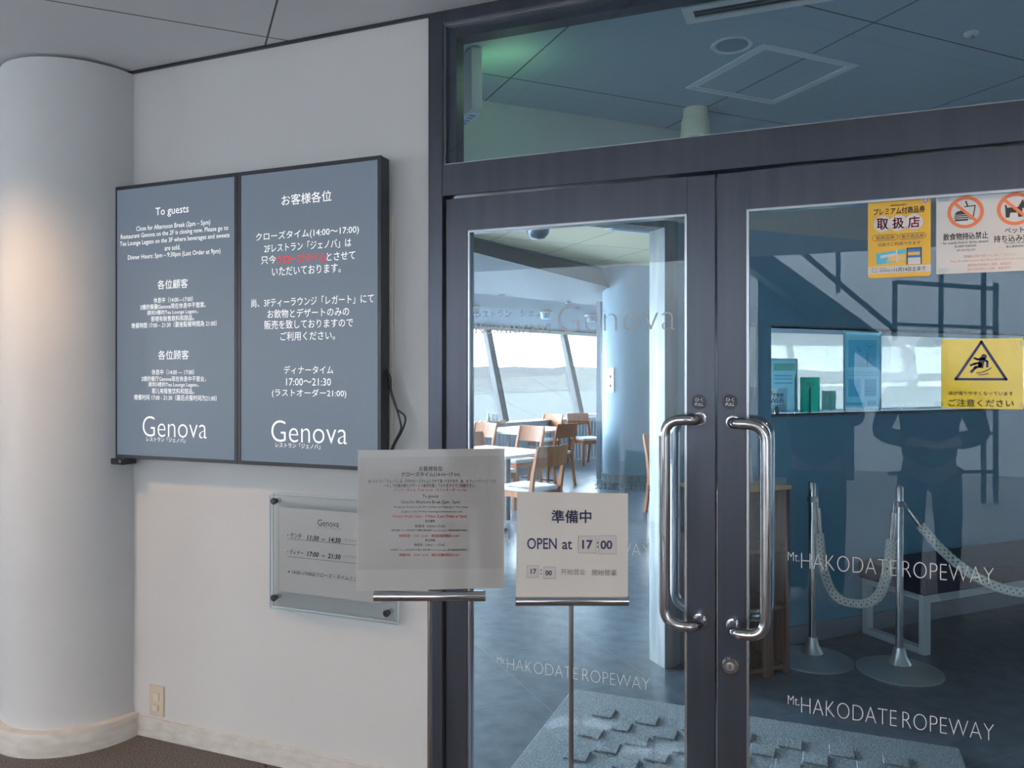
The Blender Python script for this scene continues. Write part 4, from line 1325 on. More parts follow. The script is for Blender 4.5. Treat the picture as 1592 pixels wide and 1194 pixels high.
# ------------------------------------------------------------------ door mat inside
mx0, mx1, my0, my1 = -1.075, 0.53, 2.60, 3.51
t = thing('door_mat', ((mx0 + mx1) / 2, (my0 + my1) / 2, 0), 'thick blue-grey pile mat with a raised lattice inside the doors', 'mat')
build('pile', MB().box(mx0, mx1, my0, my1, 0, 0.022), M['pile'], t, bevel=0.006)
mb = MB()
random.seed(3)
bx0, bx1, by0, by1 = mx0 + 0.16, mx1 - 0.10, my0 + 0.04, my1 - 0.16
nx, ny = 14, 7
for i in range(nx):
    for j in range(ny):
        if (i + j) % 2 == 0:
            cx0 = bx0 + (bx1 - bx0) * i / nx
            cy0 = by0 + (by1 - by0) * j / ny
            wx, wy = (bx1 - bx0) / nx, (by1 - by0) / ny
            mb.box(cx0 + 0.002, cx0 + wx - 0.002, cy0 + 0.006, cy0 + wy - 0.006, 0.021, 0.0285)
build('raised_pattern', mb, M['pile'], t, bevel=0.003, seg=1)

# ------------------------------------------------------------------ stanchions and ropes
def stanchion(x, y, label):
    t = thing('rope_stanchion', (x, y, 0), label, 'stanchion', 'chrome rope stanchions')
    build('base', MB().lathe([(0.205, 0.0), (0.205, 0.006), (0.19, 0.012), (0.10, 0.024), (0.055, 0.040), (0.036, 0.075), (0.026, 0.12), (0, 0.12)], (x, y, 0), 56), M['satin'], t, smooth=40)
    build('post', MB().lathe([(0.019, 0.11), (0.019, 0.932), (0.015, 0.942), (0, 0.945)], (x, y, 0), 24), M['chrome'], t, smooth=40)
    build('rope_ring', MB().lathe([(0.019, 0.835), (0.024, 0.838), (0.024, 0.862), (0.019, 0.865)], (x, y, 0), 24), M['steel'], t, smooth=40)
    return Vector((x, y, 0.85))


s1p, s2p, s3p = Vector((-0.02, 4.385, 0)), Vector((0.395, 4.38, 0)), Vector((1.36, 4.08, 0))
q1 = stanchion(s1p.x, s1p.y, 'chrome stanchion behind the right door, the one nearer the wooden shelf')
q2 = stanchion(s2p.x, s2p.y, 'chrome stanchion before the bench, both ropes hooked to it')
q3 = stanchion(s3p.x, s3p.y, 'chrome stanchion at the right end of the ropes, outside the frame')


def rope(p, q, sag, label, skew=0.0):
    d = (q - p)
    dn = Vector((d.x, d.y, 0)).normalized()
    a, b = p + dn * 0.025, q - dn * 0.025
    n = 40
    pts = []
    for i in range(n + 1):
        u = i / n
        if sag > 0.4:
            y = 1 - abs(2 * u - 1) ** 2.6
            x = u + 0.10 * math.sin(2 * math.pi * u) * -1
        else:
            y = 1 - abs(2 * u - 1) ** 2.0
            x = u
        pts.append(a + (b - a) * x - Vector((0, 0, sag * y)))
    t = thing('barrier_rope', (p + q) / 2 - Vector((0, 0, sag + 0.05)), label, 'rope', 'white barrier ropes')
    # end fittings
    i0, i1 = 3, n - 3
    for e0, e1 in ((pts[0], pts[i0]), (pts[n], pts[i1])):
        h = build('end_ferrule', MB().tube([e0 + (e1 - e0) * 0.25, e1, e1 + (e1 - e0) * 0.06], 0.0145, 16), M['chrome'], t, smooth=40)
        build('hook', MB().tube([e0 - Vector((0, 0, -0.008)), e0 + (e1 - e0) * 0.3], 0.005, 10), M['chrome'], h, smooth=40)
    core = pts[i0:i1 + 1]
    # resample evenly and twist three strands around the core
    fine = []
    for i in range(len(core) - 1):
        for k in range(5):
            fine.append(core[i] + (core[i + 1] - core[i]) * (k / 5))
    fine.append(core[-1])
    acc = [0.0]
    for i in range(1, len(fine)):
        acc.append(acc[-1] + (fine[i] - fine[i - 1]).length)
    mb = MB()
    for sgn in (1, -1):
        for s in range(4):
            st = []
            for i, c in enumerate(fine):
                tv = (fine[min(i + 1, len(fine) - 1)] - fine[max(i - 1, 0)]).normalized()
                e1 = tv.cross(Vector((0.3, 1, 0.1))).normalized()
                e2 = tv.cross(e1)
                an = sgn * 2 * math.pi * acc[i] / 0.10 + s * math.pi / 2
                rr = 0.0185 + 0.0025 * sgn * math.sin(4 * 2 * math.pi * acc[i] / 0.10)
                st.append(c + (e1 * math.cos(an) + e2 * math.sin(an)) * rr)
            mb.tube(st, 0.0070, 6)
    build('core', MB().tube(fine, 0.0165, 10), M['rope_gap_shade'], t, smooth=60)  # grey inner tube paints shade into the gaps between the strands
    build('cord', mb, M['rope'], t, smooth=60, label='braided pale cord')
    return t


rope(q1, q2, 0.53, 'white rope sagging deeply between the two chrome stanchions')
rope(q2, q3, 0.36, 'white rope running off to the right from the middle stanchion')

# ------------------------------------------------------------------ wooden shelf beside the post
sp0 = Vector((on_z(1228, 1047, 0).x, on_z(1228, 1047, 0).y, 0))
t = thing('wooden_shelf', sp0, 'tall brown wooden shelf unit with a yellow pine top', 'shelf', rz=math.radians(45))
SW, SD, SHt = 0.44, 0.30, 0.93
# local: x along the partition (negative to the left), y away from the viewer
for x in (-0.024, -SW):
    build('side_panel', MB().box(x, x + 0.024, 0, SD, 0, SHt), M['walnut'], t, world=False, bevel=0.001)
for z in (0.03, 0.33, 0.62):
    build('shelf_board', MB().box(-SW + 0.024, -0.024, 0.004, SD, z, z + 0.02), M['walnut'], t, world=False)
build('back_rail', MB().box(-SW + 0.024, -0.024, SD - 0.014, SD, SHt - 0.26, SHt).box(-SW + 0.024, -0.17, SD - 0.014, SD, 0.05, 0.33), M['walnut'], t, world=False)
mb = MB().box(-0.165, -0.105, 0.0, 0.02, 0.0, SHt)
build('front_post', mb, M['walnut'], t, world=False)
build('top_board', MB().box(-SW - 0.008, 0.008, -0.010, SD + 0.006, SHt, SHt + 0.022), M['pine'], t, world=False, bevel=0.003, label='yellow pine top board')
# leaflet standing on the shelf top
lp = on_z(1163, 752, 0.955)
lf = thing('leaflet_stand', (lp.x, lp.y, 0.953), 'small clear stand with a white leaflet on the wooden shelf top', 'leaflet stand', rz=math.radians(35))
build('leaflet', MB().prism([(-0.05, 0, 0.004), (0.03, 0, 0.004), (0.03, 0.03, 0.175), (-0.05, 0.03, 0.175)], (0, 0.002, 0)), M['notice_white'], lf, world=False)
build('foot', MB().box(-0.05, 0.03, -0.008, 0.07, 0, 0.003), M['acrylic'], lf, world=False)
mb = MB()
for z in (0.05, 0.075, 0.10, 0.125):
    mb.box(-0.03, 0.015, z * 0.175 - 0.0025, z * 0.175 - 0.0005, z, z + 0.007)
build('lettering', mb, M['poster_tint'], lf, world=False)
# banner near the left edge of the right pane
bp = at_depth(1163, 590, 4.05)
BPp = Plane((bp.x, bp.y, 0), (R2, R2, 0))
t = thing('banner', BPp.at(0, 0.9525), 'narrow grey-blue sheet on a slim pole above the wooden shelf', 'banner')
a0, a1 = BPp.st(1140, 590)[0], BPp.st(1174.5, 590)[0]
zt2, zb2 = BPp.st(1172, 506)[1], BPp.st(1172, 602)[1]
build('cloth', MB().rect(BPp, a0, a1, zb2, zt2, 0, 0.003), M['hatch'], t)
build('rod', MB().cyl(BPp.at(a0 - 0.005, zt2, 0.0015), BPp.at(a1 + 0.004, zt2, 0.0015), 0.006, 12).cyl(BPp.at(a1 - 0.004, zt2 + 0.02, -0.004), BPp.at(a1 - 0.004, zb2 - 0.05, -0.004), 0.004, 10), M['steel'], t)
build('weight_plate', MB().rect(BPp, a0, a1 - 0.012, zb2 - 0.19, zb2 - 0.002, 0, 0.003), M['heater'], t)
build('pole', MB().cyl(BPp.at(a0 + 0.06, 0.957, -0.008), BPp.at(a0 + 0.06, zt2, -0.008), 0.006, 12), M['steel'], t)
build('foot', MB().lathe([(0.05, 0), (0.05, 0.006), (0.01, 0.010), (0, 0.010)], BPp.at(a0 + 0.06, 0.9525, -0.008), 28), M['steel'], t)

# ------------------------------------------------------------------ bench along the partition
f0 = Vector((on_z(1437, 1020, 0).x, on_z(1437, 1020, 0).y, 0))
t = thing('bench', f0, 'dark plum upholstered bench on white metal loop legs', 'bench', rz=math.radians(45))
BL, BD = 2.1, 0.41
SH0, SH1 = 0.325, 0.425
# local: x along the partition, y away towards it
for x in (0.0, BL - 0.06):
    mb = MB().box(x, x + 0.05, 0, 0.035, 0, SH0).box(x, x + 0.05, BD - 0.035, BD, 0, SH0).box(x, x + 0.05, 0.035, BD - 0.035, 0, 0.035).box(x, x + 0.05, 0.035, BD - 0.035, SH0 - 0.035, SH0)
    build('leg', mb, M['bench_white'], t, world=False, bevel=0.002)
build('seat', MB().box(-0.02, BL, -0.02, BD + 0.01, SH0, SH1), M['bench_fabric'], t, world=False, bevel=0.012)
build('apron', MB().box(0.05, BL - 0.06, 0.01, 0.03, SH0 - 0.05, SH0), M['bench_white'], t, world=False)

# ------------------------------------------------------------------ posters standing behind the slot
CP = Plane(PL.at(0, 0, -0.30), (R2, R2, 0))


def card(name, x0, x1, y0, y1, mt, label, cat, dep=0.0, frame=None):
    pl = CP.shifted(dep)
    a0, a1 = pl.st(x0, 580)[0], pl.st(x1, 580)[0]
    xm = (x0 + x1) / 2
    z1 = pl.st(xm, y0)[1]
    z0 = pl.st(xm, y1)[1]
    t = thing(name, pl.at((a0 + a1) / 2, z0), label, cat)
    build('sheet', MB().rect(pl, a0, a1, z0, z1, 0, 0.003), mt, t)
    return t, pl, a0, a1, z0, z1


SB = ZS0 - 0.013
t, pl, a0, a1, z0, z1 = card('display_board', 1188, 1238, 558.5, 640, M['poster_pale'], 'pale blue board with a green heading behind the slot, left end', 'poster', -0.02)
mb = MB()
for (u0, u1, v0, v1) in ((0.28, 0.95, 0.08, 0.22),):
    mb.rect(pl, a0 + (a1 - a0) * u0, a0 + (a1 - a0) * u1, z1 - (z1 - z0) * v1, z1 - (z1 - z0) * v0, 0.0032)
build('heading_band', mb, M['poster_band'], t)
mb = MB()
for v in (0.30, 0.36, 0.44):
    mb.rect(pl, a0 + (a1 - a0) * 0.3, a0 + (a1 - a0) * 0.85, z1 - (z1 - z0) * (v + 0.03), z1 - (z1 - z0) * v, 0.0032)
build('print_line', mb, M['poster_tint'], t)
mb = MB().stroke(pl, [(a0, z0), (a1, z0), (a1, z1), (a0, z1)], 0.008, 0.0005, closed=True, th=0.006)
build('board_frame', mb, M['hatch'], t)
build('support_leg', MB().bar(pl.at(a0 + 0.04, SB), pl.at(a0 + 0.04, z1 - 0.1, -0.001), 0.008, 0.004).bar(pl.at(a1 - 0.01, SB), pl.at(a1 - 0.01, z1 - 0.1, -0.001), 0.008, 0.004), M['steel'], t)
t, pl, a0, a1, z0, z1 = card('wifi_card', 1192, 1223, 603.5, 639.5, M['wifi'], 'grey Free Wi-Fi card behind the slot', 'card', 0.05)
mb = MB().ptext(pl, 'Free', 1196.5, 1217.5, 613, 8.5, 0.0036, bold=0.015).ptext(pl, 'Wi-Fi', 1196.5, 1217.5, 623, 8, 0.0036, bold=0.015)
for y in (631, 634.5, 638):
    p, q = pl.st(1197, y), pl.st(1221, y)
    mb.stroke(pl, [(p[0], p[1]), (q[0], p[1])], 0.003, 0.0036)
build('lettering', mb, M['wifi_ink'], t)
build('support_leg', MB().bar(pl.at((a0 + a1) / 2, SB, 0.0), pl.at((a0 + a1) / 2, z0 + 0.03, -0.003), 0.03, 0.004), M['steel'], t)
t, pl, a0, a1, z0, z1 = card('green_card', 1244, 1274, 586.5, 641, M['poster_green'], 'tall sea-green card behind the slot', 'card', 0.03)
mb = MB()
for v in (0.14, 0.19, 0.24):
    mb.rect(pl, a0 + (a1 - a0) * 0.2, a0 + (a1 - a0) * 0.75, z1 - (z1 - z0) * (v + 0.02), z1 - (z1 - z0) * v, 0.0032)
build('print_line', mb, M['poster_sage'], t)
build('support_leg', MB().bar(pl.at((a0 + a1) / 2, SB, -0.004), pl.at((a0 + a1) / 2, z1 - 0.05, -0.004), 0.02, 0.004), M['steel'], t)
t, pl, a0, a1, z0, z1 = card('sage_card', 1277.5, 1299, 607.5, 637, M['poster_sage'], 'small square sage-green card behind the slot, right of the taller green one', 'card', 0.03)
build('support_leg', MB().bar(pl.at((a0 + a1) / 2, SB, -0.004), pl.at((a0 + a1) / 2, z1 - 0.02, -0.004), 0.02, 0.004), M['acrylic'], t)
t, pl, a0, a1, z0, z1 = card('poster_stand', 1311, 1370, 517, 634, M['poster_blue'], 'tall pale blue poster on a small stand behind the slot', 'poster', 0.0)


def W(u, v):
    return a0 + (a1 - a0) * u, z1 - (z1 - z0) * v


mb = MB()
for (u0, v0, u1, v1) in ((0.12, 0.10, 0.86, 0.46), (0.12, 0.62, 0.44, 0.85), (0.55, 0.62, 0.86, 0.85), (0.05, 0.93, 0.55, 0.96), (0.62, 0.91, 0.86, 0.97)):
    p, q = W(u0, v0), W(u1, v1)
    mb.rect(pl, p[0], q[0], q[1], p[1], 0.0032)
build('print_field', mb, M['poster_tint'], t)
mb = MB().stroke(pl, [W(0.62, 0.46), W(0.60, 0.36), W(0.64, 0.28)], 0.007, 0.0046)
mb.stroke(pl, [W(0.36, 0.20), W(0.42, 0.25)], 0.008, 0.0046).stroke(pl, [W(0.55, 0.16), W(0.72, 0.2)], 0.004, 0.0046).stroke(pl, [W(0.58, 0.24), W(0.80, 0.15)], 0.003, 0.0046)
mb.text(pl, 'ジェノバからのお知らせ', *(W(0.08, 0)[0], W(0.92, 0)[0]), W(0, 0.545)[1], W(0, 0.515)[1], 0.0046)
mb.stroke(pl, [W(0.1, 0.565), W(0.9, 0.565)], 0.0025, 0.0046)
for v in (0.74, 0.78, 0.82):
    mb.stroke(pl, [W(0.58, v), W(0.82, v)], 0.003, 0.0046)
build('print_line', mb, M['poster_line'], t)
mb = MB()
for u in (0.03, 0.97):
    mb.bar(pl.at(W(u, 0)[0], SB, 0.0), pl.at(W(u, 0)[0], W(0, -0.03)[1], 0.0), 0.010, 0.008)
build('stand_rod', mb, M['hatch'], t)

# ------------------------------------------------------------------ restaurant furniture
def copy_tree(src, parent=None):
    c = src.copy()
    COL.objects.link(c)
    if parent is not None:
        c.parent = parent
    for ch in list(src.children):
        copy_tree(ch, c)
    return c


def make_chair():
    t = thing('dining_chair', (0, 0, 0), '', 'chair', 'wooden dining chairs')
    # local: sitter faces -y
    sx, fy, by = 0.205, -0.22, 0.21
    m = MB().box(-0.21, 0.21, -0.235, 0.20, 0.425, 0.470)
    build('seat', m, M['cushion'], t, world=False, bevel=0.016, label='pale padded seat', smooth=40)
    ap = MB().box(-0.20, 0.20, fy - 0.005, fy + 0.015, 0.365, 0.425).box(-0.20, 0.20, by - 0.02, by, 0.375, 0.425).box(-0.205, -0.185, fy, by, 0.375, 0.425).box(0.185, 0.205, fy, by, 0.375, 0.425)
    build('seat_frame', ap, M['wood'], t, world=False)
    for s in (-1, 1):
        build('leg', MB().bar((s * sx, fy, 0), (s * (sx - 0.005), fy, 0.425), 0.034, 0.034), M['wood'], t, world=False, bevel=0.004)
        m = MB()
        pts = [(s * sx, by + 0.06, 0), (s * sx, by + 0.012, 0.25), (s * sx, by, 0.44), (s * sx, by + 0.03, 0.62), (s * sx, by + 0.085, 0.845)]
        vs, fs = [], []
        for (x, y, z), w in zip(pts, (0.030, 0.040, 0.046, 0.040, 0.026)):
            for dx, dy in ((-0.016, -w / 2), (0.016, -w / 2), (0.016, w / 2), (-0.016, w / 2)):
                vs.append((x + dx, y + dy, z))
        for i in range(4):
            for k in range(4):
                fs.append((i * 4 + k, i * 4 + (k + 1) % 4, i * 4 + 4 + (k + 1) % 4, i * 4 + 4 + k))
        fs += [(3, 2, 1, 0), (16, 17, 18, 19)]
        m.add(vs, fs)
        build('leg', m, M['wood'], t, world=False, bevel=0.003)
    m = MB()
    n = 10
    vs, fs = [], []
    for i in range(n + 1):
        u = -1 + 2 * i / n
        x = u * 0.215
        yc = 0.030 * (1 - u * u)
        for z, y in ((0.665, 0.255), (0.86, 0.30)):
            vs += [(x, y + yc - 0.009, z), (x, y + yc + 0.009, z)]
    for i in range(n):
        a, b = i * 4, i * 4 + 4
        fs += [(a, b, b + 2, a + 2), (a + 1, a + 3, b + 3, b + 1), (a, a + 1, b + 1, b), (a + 2, b + 2, b + 3, a + 3)]
    fs += [(0, 2, 3, 1), (n * 4, n * 4 + 1, n * 4 + 3, n * 4 + 2)]
    m.add(vs, fs)
    build('backrest', m, M['wood'], t, world=False, smooth=40)
    return t


proto = make_chair()
chair_used = [False]


def chair(px, py, z, face, label):
    """seat centre seen at (px, py) at height z, sitter facing along face"""
    p = on_z(px, py, z)
    o = proto if not chair_used[0] else copy_tree(proto)
    chair_used[0] = True
    o.location = (p.x, p.y, 0)
    f = Vector(face).normalized()
    o.rotation_euler = (0, 0, math.atan2(f.x, -f.y))
    o['label'] = label
    o['category'] = 'chair'
    o['group'] = 'wooden dining chairs'
    return o


def table(corner, along, across, la, lb, label):
    """white table top with its near corner at corner"""
    t = thing('dining_table', corner + along * la / 2 + across * lb / 2, label, 'table', 'white dining tables')
    c = Vector((corner.x, corner.y, 0.72))
    q = [c, c + along * la, c + along * la + across * lb, c + across * lb]
    build('table_top', MB().prism(q, (0, 0, 0.03)), M['laminate'], t, bevel=0.003)
    m = c + along * la / 2 + across * lb / 2
    for k in (0.25, 0.75):
        b = Vector((corner.x, corner.y, 0)) + along * la * k + across * lb / 2
        lg = build('leg', MB().cyl(b + up * 0.02, b + up * 0.72, 0.03, 16), M['table_metal'], t, smooth=40)
        build('foot', MB().prism([b - across * 0.3 - along * 0.03, b - across * 0.3 + along * 0.03, b + across * 0.3 + along * 0.03, b + across * 0.3 - along * 0.03], (0, 0, 0.025)), M['table_metal'], lg)
    return t


tA = on_z(807, 673, 0.75)
tA.z = 0
table(tA, WD, WO, 1.25, 0.95, 'white dining table by the window carrying the condiment tray')
tB = on_z(786, 709.5, 0.75)
tB.z = 0
tBc = on_z(838, 699.5, 0.75)
table(tB, WD, WO, (Vector((tBc.x, tBc.y, 0)) - tB).length, 0.95, 'white dining table nearer the door, bare top')
IN = -WO
chair(822, 757, 0.45, WO, 'wooden chair nearest the door, its back half hiding the bare table')
chair(758, 731, 0.45, -WO, 'wooden chair on the window side of the bare table')
chair(856, 703, 0.45, WO, 'wooden chair at the aisle side of the table with the condiment tray')
chair(842, 683, 0.45, -WD, 'wooden chair at the far end of the table with the condiment tray')
chair(803, 714, 0.45, -WD, 'wooden chair between the two white tables, grey light on its back')
chair(731, 706, 0.45, -WD, 'wooden chair at the left edge of the left pane, only its back showing')
chair(912, 681, 0.45, Vector((0.75, -0.66, 0)), 'orange-lit wooden chair left of the inner column, facing the aisle')
chair(1052, 735, 0.45, Vector((0.8, -0.6, 0)), 'wooden chair right of the inner column, behind the door handle')
tD = on_z(1036, 660, 0.75)
tD.z = 0
table(tD, WD, WO, 1.0, 0.8, 'white dining table right of the inner column')
pn = P1 + WD * on_line(917) - WO * 0.10
tag(build('napkin_stack', MB().box(pn.x - 0.1, pn.x + 0.1, pn.y - 0.07, pn.y + 0.07, ZL0 + 0.0005, ZL0 + 0.05), M['notice_white'], bevel=0.004), 'low stack of white napkins on the window sill left of the inner column', 'napkins')

# condiments on the window table
def on_table(px, py):
    p = on_z(px, py, 0.75)
    return p


pt = on_table(765, 661.5)
t = thing('condiment_tray', (pt.x, pt.y, 0.75), 'woven tray of condiments on the window table', 'tray')
build('tray_bowl', MB().lathe([(0.0, 0.004), (0.10, 0.004), (0.12, 0.06), (0.128, 0.06), (0.105, 0.0), (0, 0.0)], (pt.x, pt.y, 0.75), 28), M['wicker'], t, smooth=40)
build('tray_rim', MB().tube([(pt.x + 0.124 * math.cos(a * math.pi / 14), pt.y + 0.124 * math.sin(a * math.pi / 14), 0.812) for a in range(28)], 0.006, 8, closed=True), M['wicker'], t, smooth=60)
p = Vector((pt.x, pt.y, 0.755)) - RGT * 0.055
t = thing('sauce_bottle', p, 'slim pale bottle standing in the condiment tray', 'bottle')
build('body', MB().lathe([(0.028, 0), (0.028, 0.10), (0.012, 0.15), (0.012, 0.185), (0, 0.185)], p, 20), M['ceramic'], t, smooth=40)
build('cap', MB().lathe([(0.014, 0.186), (0.014, 0.205), (0, 0.205)], p, 16), M['grille_white'], t, smooth=40)
p = Vector((pt.x, pt.y, 0.755)) + RGT * 0.045
t = thing('chopstick_box', p, 'square grey chopstick box standing in the condiment tray', 'box')
build('body', MB().box(p.x - 0.042, p.x + 0.042, p.y - 0.03, p.y + 0.03, p.z, p.z + 0.165), M['ceramic'], t, bevel=0.004)
build('lid', MB().box(p.x - 0.044, p.x + 0.044, p.y - 0.032, p.y + 0.032, p.z + 0.166, p.z + 0.178), M['ceramic'], t, bevel=0.003)
p = on_table(748, 663)
p = Vector((p.x, p.y, 0.75))
t = thing('salt_shaker', p, 'small shaker left of the condiment tray', 'shaker')
build('body', MB().lathe([(0.03, 0), (0.026, 0.06), (0, 0.06)], p, 16), M['ceramic'], t, smooth=40)
build('cap', MB().lathe([(0.025, 0.061), (0.02, 0.085), (0, 0.088)], p, 16), M['steel'], t, smooth=40)
p = on_table(782, 661)
t = thing('menu_holder', Vector((p.x, p.y, 0.75)), 'low wooden menu holder right of the condiment tray', 'holder')
build('block', MB().box(p.x - 0.05, p.x + 0.05, p.y - 0.03, p.y + 0.03, 0.75, 0.78), M['wood'], t, bevel=0.003)
build('card', MB().box(p.x - 0.045, p.x + 0.045, p.y - 0.004, p.y + 0.004, 0.7805, 0.83), M['wicker'], t)

# ------------------------------------------------------------------ bay, town and hills outside
SEA = -300.0
tag(build('sea', MB().box(-26000, 9000, 60, 26000, SEA - 2, SEA), M['sea'], origin=(0, 0, SEA)), 'pale bay far below the windows', 'sea', kind='structure')
# shore and hills run across the view beyond the bay
sc_ = [(px, at_depth(px, 613 - (px - 730) * 0.028, 1) - EYE) for px in range(200, 1500, 20)]
shore, back = [], []
for px, d in sc_:
    k = (SEA + 1 - CAMZ) / d.z
    shore.append(EYE + d * k)
mb = MB()
vs, fs = [], []
rows = 14
random.seed(11)
ph = [random.uniform(0, 6.28) for _ in range(12)]
for i, p in enumerate(shore):
    dirn = Vector((p.x, p.y, 0)).normalized()
    prof = 0.5 + 0.22 * math.sin(i * 0.35 + ph[0]) + 0.16 * math.sin(i * 0.83 + ph[1]) + 0.10 * math.sin(i * 1.7 + ph[2]) + 0.06 * math.sin(i * 3.1 + ph[3])
    for j in range(rows + 1):
        u = j / rows
        if u < 0.3:
            hgt = 4 + 480 * u
        else:
            w = (u - 0.3) / 0.7
            hgt = 148 + (330 + 170 * prof) * (w ** 1.1) + 30 * math.sin(i * 1.3 + j * 1.9) * w * (1 - w)
        q = Vector((p.x, p.y, 0)) + dirn * (9000 * u)
        vs.append((q.x, q.y, SEA + hgt))
for i in range(len(shore) - 1):
    for j in range(rows):
        a = i * (rows + 1) + j
        fs.append((a, a + rows + 1, a + rows + 2, a + 1))
town = [f for f in fs if (f[0] % (rows + 1)) < int(rows * 0.3)]
hill = [f for f in fs if f not in town]
tag(build('land_town', MB().add(vs, town), M['town'], origin=(0, 0, 0)), 'hazy strip of town along the far shore', 'town', kind='structure')
tag(build('hills', MB().add(vs, hill), M['hill'], smooth=60, origin=(0, 0, 0)), 'pale hazy hills beyond the far shore', 'hills', kind='structure')

# ------------------------------------------------------------------ lobby behind the viewer: stairs, rails and two people mirrored in the door glass
def mir(px, py, yw):
    """point at world y = yw behind the viewer whose mirror image in the door glass lies at (px, py)"""
    v = 2 * (GY - 0.004) - yw
    d = ray(px, py)
    t = v / d.y
    return Vector((d.x * t, yw, CAMZ + d.z * t))


ys = -5.6
t = thing('staircase', (0.6, ys, 0), 'dark steel staircase at the back of the lobby, seen mirrored in the right pane', 'staircase')
p_lo, p_hi = mir(1385, 530, ys), mir(1150, 360, ys)
sl = (p_hi - p_lo)
build('stringer', MB().prism([p_lo, p_hi, p_hi - up * 0.34, p_lo - up * 0.34], (0, -0.04, 0)).prism([p_lo + Vector((0, -1.5, 0)), p_hi + Vector((0, -1.5, 0)), p_hi + Vector((0, -1.5, -0.34)), p_lo + Vector((0, -1.5, -0.34))], (0, -0.04, 0)), M['stair'], t)
nst = 9
for i in range(nst):
    c = p_lo + sl * ((i + 0.5) / nst)
    mb = MB().box(c.x - abs(sl.x) / nst * 0.55, c.x + abs(sl.x) / nst * 0.55, ys - 1.5, ys - 0.04, c.z - 0.16, c.z - 0.12)
    build('tread', mb, M['tread'], t)
build('soffit_plate', MB().prism([p_lo - up * 0.345, p_hi - up * 0.345, p_hi - up * 0.365, p_lo - up * 0.365], (0, -1.54, 0)), M['stair'], t)
# lower flight and landing block under the upper flight
q0, q1 = mir(1165, 400, ys), mir(1372, 545, ys)
build('landing_block', MB().prism([Vector((q0.x, ys - 1.6, 0)), Vector((q1.x - 0.25, ys - 1.6, 0)), Vector((q1.x - 0.25, ys - 1.6, 1.9)), Vector((q0.x, ys - 1.6, 3.0))], (0, -0.05, 0)), M['stair'], t)
mb = MB()
ha, hb = mir(1250, 395, ys), mir(1390, 512, ys)
mb.bar(ha + (ha - hb) * 0.6, hb, 0.05, 0.06)
build('handrail', mb, M['stair'], t)
mb = MB()
for px, yt, yb in ((1303, 300, 455), (1391, 437, 530)):
    mb.bar(mir(px, yt, ys), mir(px, yb, ys), 0.055, 0.055)
build('newel_post', mb, M['stair'], t)
t = thing('landing_rail', (1.6, ys, 0), 'dark landing railing beside the lobby stairs, seen mirrored', 'railing')
mb = MB().bar(mir(1391, 438, ys), mir(1552, 449, ys), 0.05, 0.05).bar(mir(1391, 504, ys), mir(1552, 510, ys), 0.04, 0.04)
mb.bar(mir(1380, 672, ys), mir(1552, 674, ys), 0.04, 0.04).bar(mir(1380, 736, ys), mir(1552, 733, ys), 0.04, 0.04)
build('rail', mb, M['stair'], t)
for px in (1463, 1529, 1548):
    a = mir(px, 440, ys)
    a.z = mir(px, 400, ys).z if px < 1540 else mir(px, 440, ys).z
    build('post', MB().bar(a, Vector((a.x, a.y, 0)), 0.05, 0.05), M['stair'], t)


def skinned(name, pts, edges, mt, parent, sub=2, label=None):
    """continuous surface grown over a jointed skeleton; pts: (x, y, z, radius x, radius y)"""
    off = OFF[parent.name] if parent is not None else Vector()
    me = bpy.data.meshes.new(name)
    me.from_pydata([Vector(p[:3]) - off for p in pts], edges, [])
    o = bpy.data.objects.new(name, me)
    COL.objects.link(o)
    md = o.modifiers.new('skin', 'SKIN')
    md.use_smooth_shade = True
    for i, p in enumerate(pts):
        me.skin_vertices[0].data[i].radius = (p[3], p[4] if len(p) > 4 else p[3])
    me.skin_vertices[0].data[0].use_root = True
    sb = o.modifiers.new('sub', 'SUBSURF')
    sb.levels = sb.render_levels = sub
    dg = bpy.context.evaluated_depsgraph_get()
    m2 = bpy.data.meshes.new_from_object(o.evaluated_get(dg))
    m2.name = name
    for p in m2.polygons:
        p.use_smooth = True
    bpy.data.objects.remove(o, do_unlink=True)
    m2.materials.clear()
    m2.materials.append(mt)
    q = bpy.data.objects.new(name, m2)
    COL.objects.link(q)
    if parent is not None:
        q.parent = parent
        OFF[q.name] = off
    if label:
        q['label'] = label
    return q


